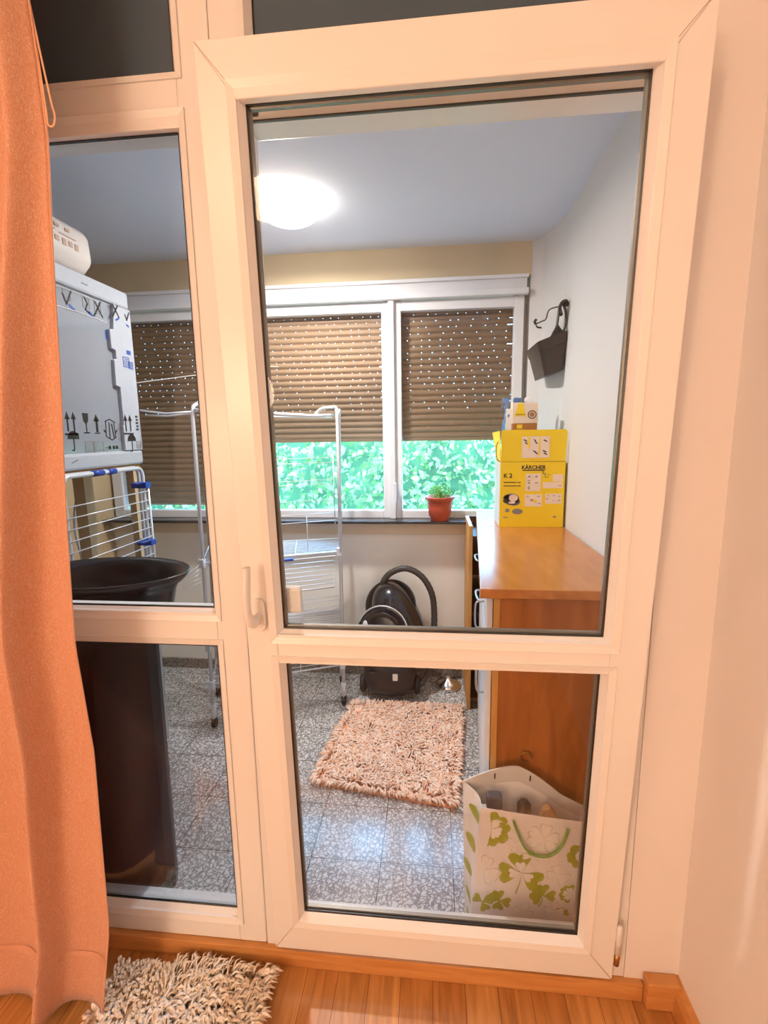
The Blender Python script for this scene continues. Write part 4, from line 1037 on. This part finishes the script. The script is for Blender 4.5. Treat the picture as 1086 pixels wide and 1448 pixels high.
def back(u, v):
    zt = -1.018+.052*math.sin(PI*min(1, u*1.25)*.85)-.085*max(0, u-.45)/.55; z = FZ+.003+(zt-FZ)*v
    a = L3(bl_b, bl_t, v, z); b = L3(br_b, br_t, v, z); p = a.lerp(b, u); p.y += .010*math.sin(PI*u)*v; return p
def gus(fa, fb, u0, inw):
    def f(t, v):
        a = fa(u0, v); b = fb(u0, v); p = a.lerp(b, t); p.x += inw*math.sin(PI*t)*v; return p
    return f
mb = MB(); mb.grid(front, 24, 16); mb.grid(back, 24, 16); mb.grid(gus(front, back, 0, .016), 8, 16); mb.grid(gus(front, back, 1, -.02), 8, 16)
mb.poly([front(0, 0), front(1, 0), back(1, 0), back(0, 0)])
bmesh.ops.remove_doubles(mb.bm, verts=mb.bm.verts[:], dist=.0006)
mb.build('bag_body', M['bag'], bg_, smooth=False, solid=.0012)
def backhem(u, v):
    p = back(u, .90+.1*v); p.y -= .0022; return p
MB().grid(backhem, 24, 3).build('folded_hem', M['bagin'], bg_, solid=.001)
mb = MB()
for u, s in ((.26, .0), (.54, -.35)):
    c = backhem(u, .55)+Vector((0, -.0020, 0)); mb.tube([c+Vector((-.5*s*.02, 0, .009)), c+Vector((.5*s*.02-(.006 if s else 0)*-1, 0, -.007))], .0018, 6)
mb.build('handle_slot', M['black'], bg_)
# clover prints on the front: (u along px, v)
def heart(c, ang, l, w_, off):
    """leaf outline from centre outwards, in bag front coordinates (metres) -> list of (a,b)"""
    out = []
    prof = [(0, .02), (.25, .16), (.55, .40), (.8, .50), (.97, .38), (1.0, .20), (.86, 0)]
    for t, k in prof: out.append((t*l, k*w_))
    for t, k in prof[::-1][1:]: out.append((t*l, -k*w_))
    ca, sa = math.cos(R(ang)), math.sin(R(ang))
    return [(c[0]+p*ca-q*sa, c[1]+p*sa+q*ca) for p, q in out]
FW, FH = .30, .40
def fpt(a, b, off):
    u = min(max(a/FW, 0), 1); v = min(max(b/FH, 0), 1)
    p = front(u, v); p.y -= .0009+off; return p
def add_leaf(mb, c, ang, l, w_, off):
    pts = heart(c, ang, l, w_, off)
    pts = [q for q in pts]
    cen = fpt(c[0]+.55*l*math.cos(R(ang)), c[1]+.55*l*math.sin(R(ang)), off)
    vs = [mb.bm.verts.new(fpt(a, b, off)) for a, b in pts]; cv = mb.bm.verts.new(cen+Vector((0, .0003, 0)))
    for i in range(len(vs)):
        a, b = vs[i], vs[(i+1) % len(vs)]
        if (a.co-b.co).length > 1e-5: mb.bm.faces.new([a, b, cv])
def clover(c, l, angs, green=True, white=0, stem=None, rot=0):
    for a in angs:
        if green: add_leaf(gm_, c, a+rot, l, l*1.08, 0)
        else: add_leaf(og_, c, a+rot, l*1.05, l*.86, 0); add_leaf(wm_, c, a+rot, l, l*.72, .0006)
        if white: add_leaf(wm_, c, a+rot, l*white, l*white*.85, .0010)
    if stem is not None:
        (gm_ if green else wm_); mbx = gm_ if green else wm_
        sa = R(stem); sx_, sz_ = math.cos(sa), math.sin(sa)
        pts = [(c[0], c[1]), (c[0]+sx_*l*.5-sz_*.003, c[1]+sz_*l*.5+sx_*.003), (c[0]+sx_*l*1.1-sz_*.006-.006, c[1]+sz_*l*1.1), (c[0]+sx_*l*1.05+.004, c[1]+sz_*l*1.1), (c[0]+sx_*l*.5+.006, c[1]+sz_*l*.5)]
        mbx.poly([fpt(a, b, .0002) for a, b in pts])
gm_, wm_, og_ = MB(), MB(), MB()
def P2(px, py):   # zoomed-crop position -> face metres
    return ((px-150)/790*.285+.004, .224+(775-py)*3.84e-4)
clover(P2(236, 468), .050, (65, -8, -62), True, .56, -100)
clover(P2(632, 487), .043, (82, 150, 205, 10, -45), False, 0, -105)
clover(P2(490, 778), .062, (100, 188, -28), True, .56, -100)
clover(P2(672, 950), .036, (95, 165, 215, 0), True, 0, -105)
clover(P2(345, 1030), .032, (100, 170, -10, -95), True, 0, None)
clover(P2(775, 768), .032, (110, 180, -15, -60), False, 0, -110)
clover(P2(200, 800), .044, (75, -50, -10), False, 0, None)
clover(P2(935, 600), .040, (160, 225, 110), True, .45, None)
clover(P2(880, 925), .030, (170, 240, 100), True, .7, None)
clover(P2(540, 1105), .028, (170, -20, 80), False, 0, None)
clover(P2(775, 1075), .028, (95, 175, -5), False, 0, None); clover(P2(830, 1105), .022, (20, 100), True, 0, None)
clover(P2(215, 1065), .030, (150, 30, -60), True, 0, None)
clover(P2(560, 640), .026, (180, 60, -60), False, 0, None)
clover(P2(420, 560), .022, (30, 150, 270), False, 0, None)
gm_.build('green_clovers', M['green'], bg_); wm_.build('white_clovers', M['clwhite'], bg_); og_.build('clover_outlines', M['clgrey'], bg_)
# clovers on the left gusset
mb = MB(); gf = gus(front, back, 0, .016)
for t, v, s in ((.45, .86, .03), (.55, .62, .035), (.7, .40, .028), (.5, .22, .02), (.3, .08, .03)):
    pts = [gf(max(0, min(1, t+.35*math.cos(2*PI*k/10))), max(0, min(1, v+s*1.4*math.sin(2*PI*k/10))))+Vector((-.0016, 0, 0)) for k in range(10)]
    cv = sum(pts, Vector())/10; 
    for k in range(10): mb.poly([pts[k], pts[(k+1) % 10], cv])
mb.build('side_clovers', M['green'], bg_)
# ribbon handle
hp = smooth_path([front(.30, .985)+Vector((0, -.004, -.016)), front(.33, .90)+Vector((0, -.008, 0)), front(.42, .78)+Vector((0, -.012, 0)), front(.53, .735)+Vector((0, -.014, 0)), front(.66, .75)+Vector((0, -.014, 0)), front(.76, .83)+Vector((0, -.010, 0)), front(.80, .94)+Vector((0, -.006, 0))], 6)
MB().tube(hp, .0058, 8, flat=.6).build('ribbon_handle', M['strap'], bg_, smooth=True)
# things in the bag
t1 = empty('shoe_brush', (.165, 1.245, FZ+.004)); tag(t1, 'dark grey slab ended object poking out at the left side of the clover bag', 'brush')
MB().box(-.030, .018, -.012, .012, 0, .385).build('handle_body', M['front'], t1, bevel=.005); MB().box(-.014, .030, -.0145, .0145, .385, .428).build('grey_head', mat('slate_plastic', (.06, .065, .08, 1), .5), t1, bevel=.006)
t2 = empty('bottle', (.257, 1.245, FZ+.004)); tag(t2, 'bottle with a black rounded cap in the middle of the clover bag', 'bottle')
MB().lathe([(.022, 0), (.024, .01), (.024, .33), (.016, .36)], 24).build('bottle_body', M['card'], t2, smooth=True); MB().lathe([(.018, .36), (.019, .364), (.019, .400), (.012, .411), (.003, .413)], 24).build('bottle_cap', M['tub'], t2, smooth=True)
t3 = MB().prism([(-.022, 0, 0), (.024, 0, 0), (.024, 0, .375), (.004, 0, .402), (-.012, 0, .392), (-.022, 0, .36)], (0, .02, 0)).build('wooden_block', mat('tan_wood', srgb(205, 160, 115), .6, var=.1), None, bevel=.004, loc=(.322, 1.236, FZ+.004)); tag(t3, 'tan pointed wooden piece at the right side of the clover bag', 'wooden piece')
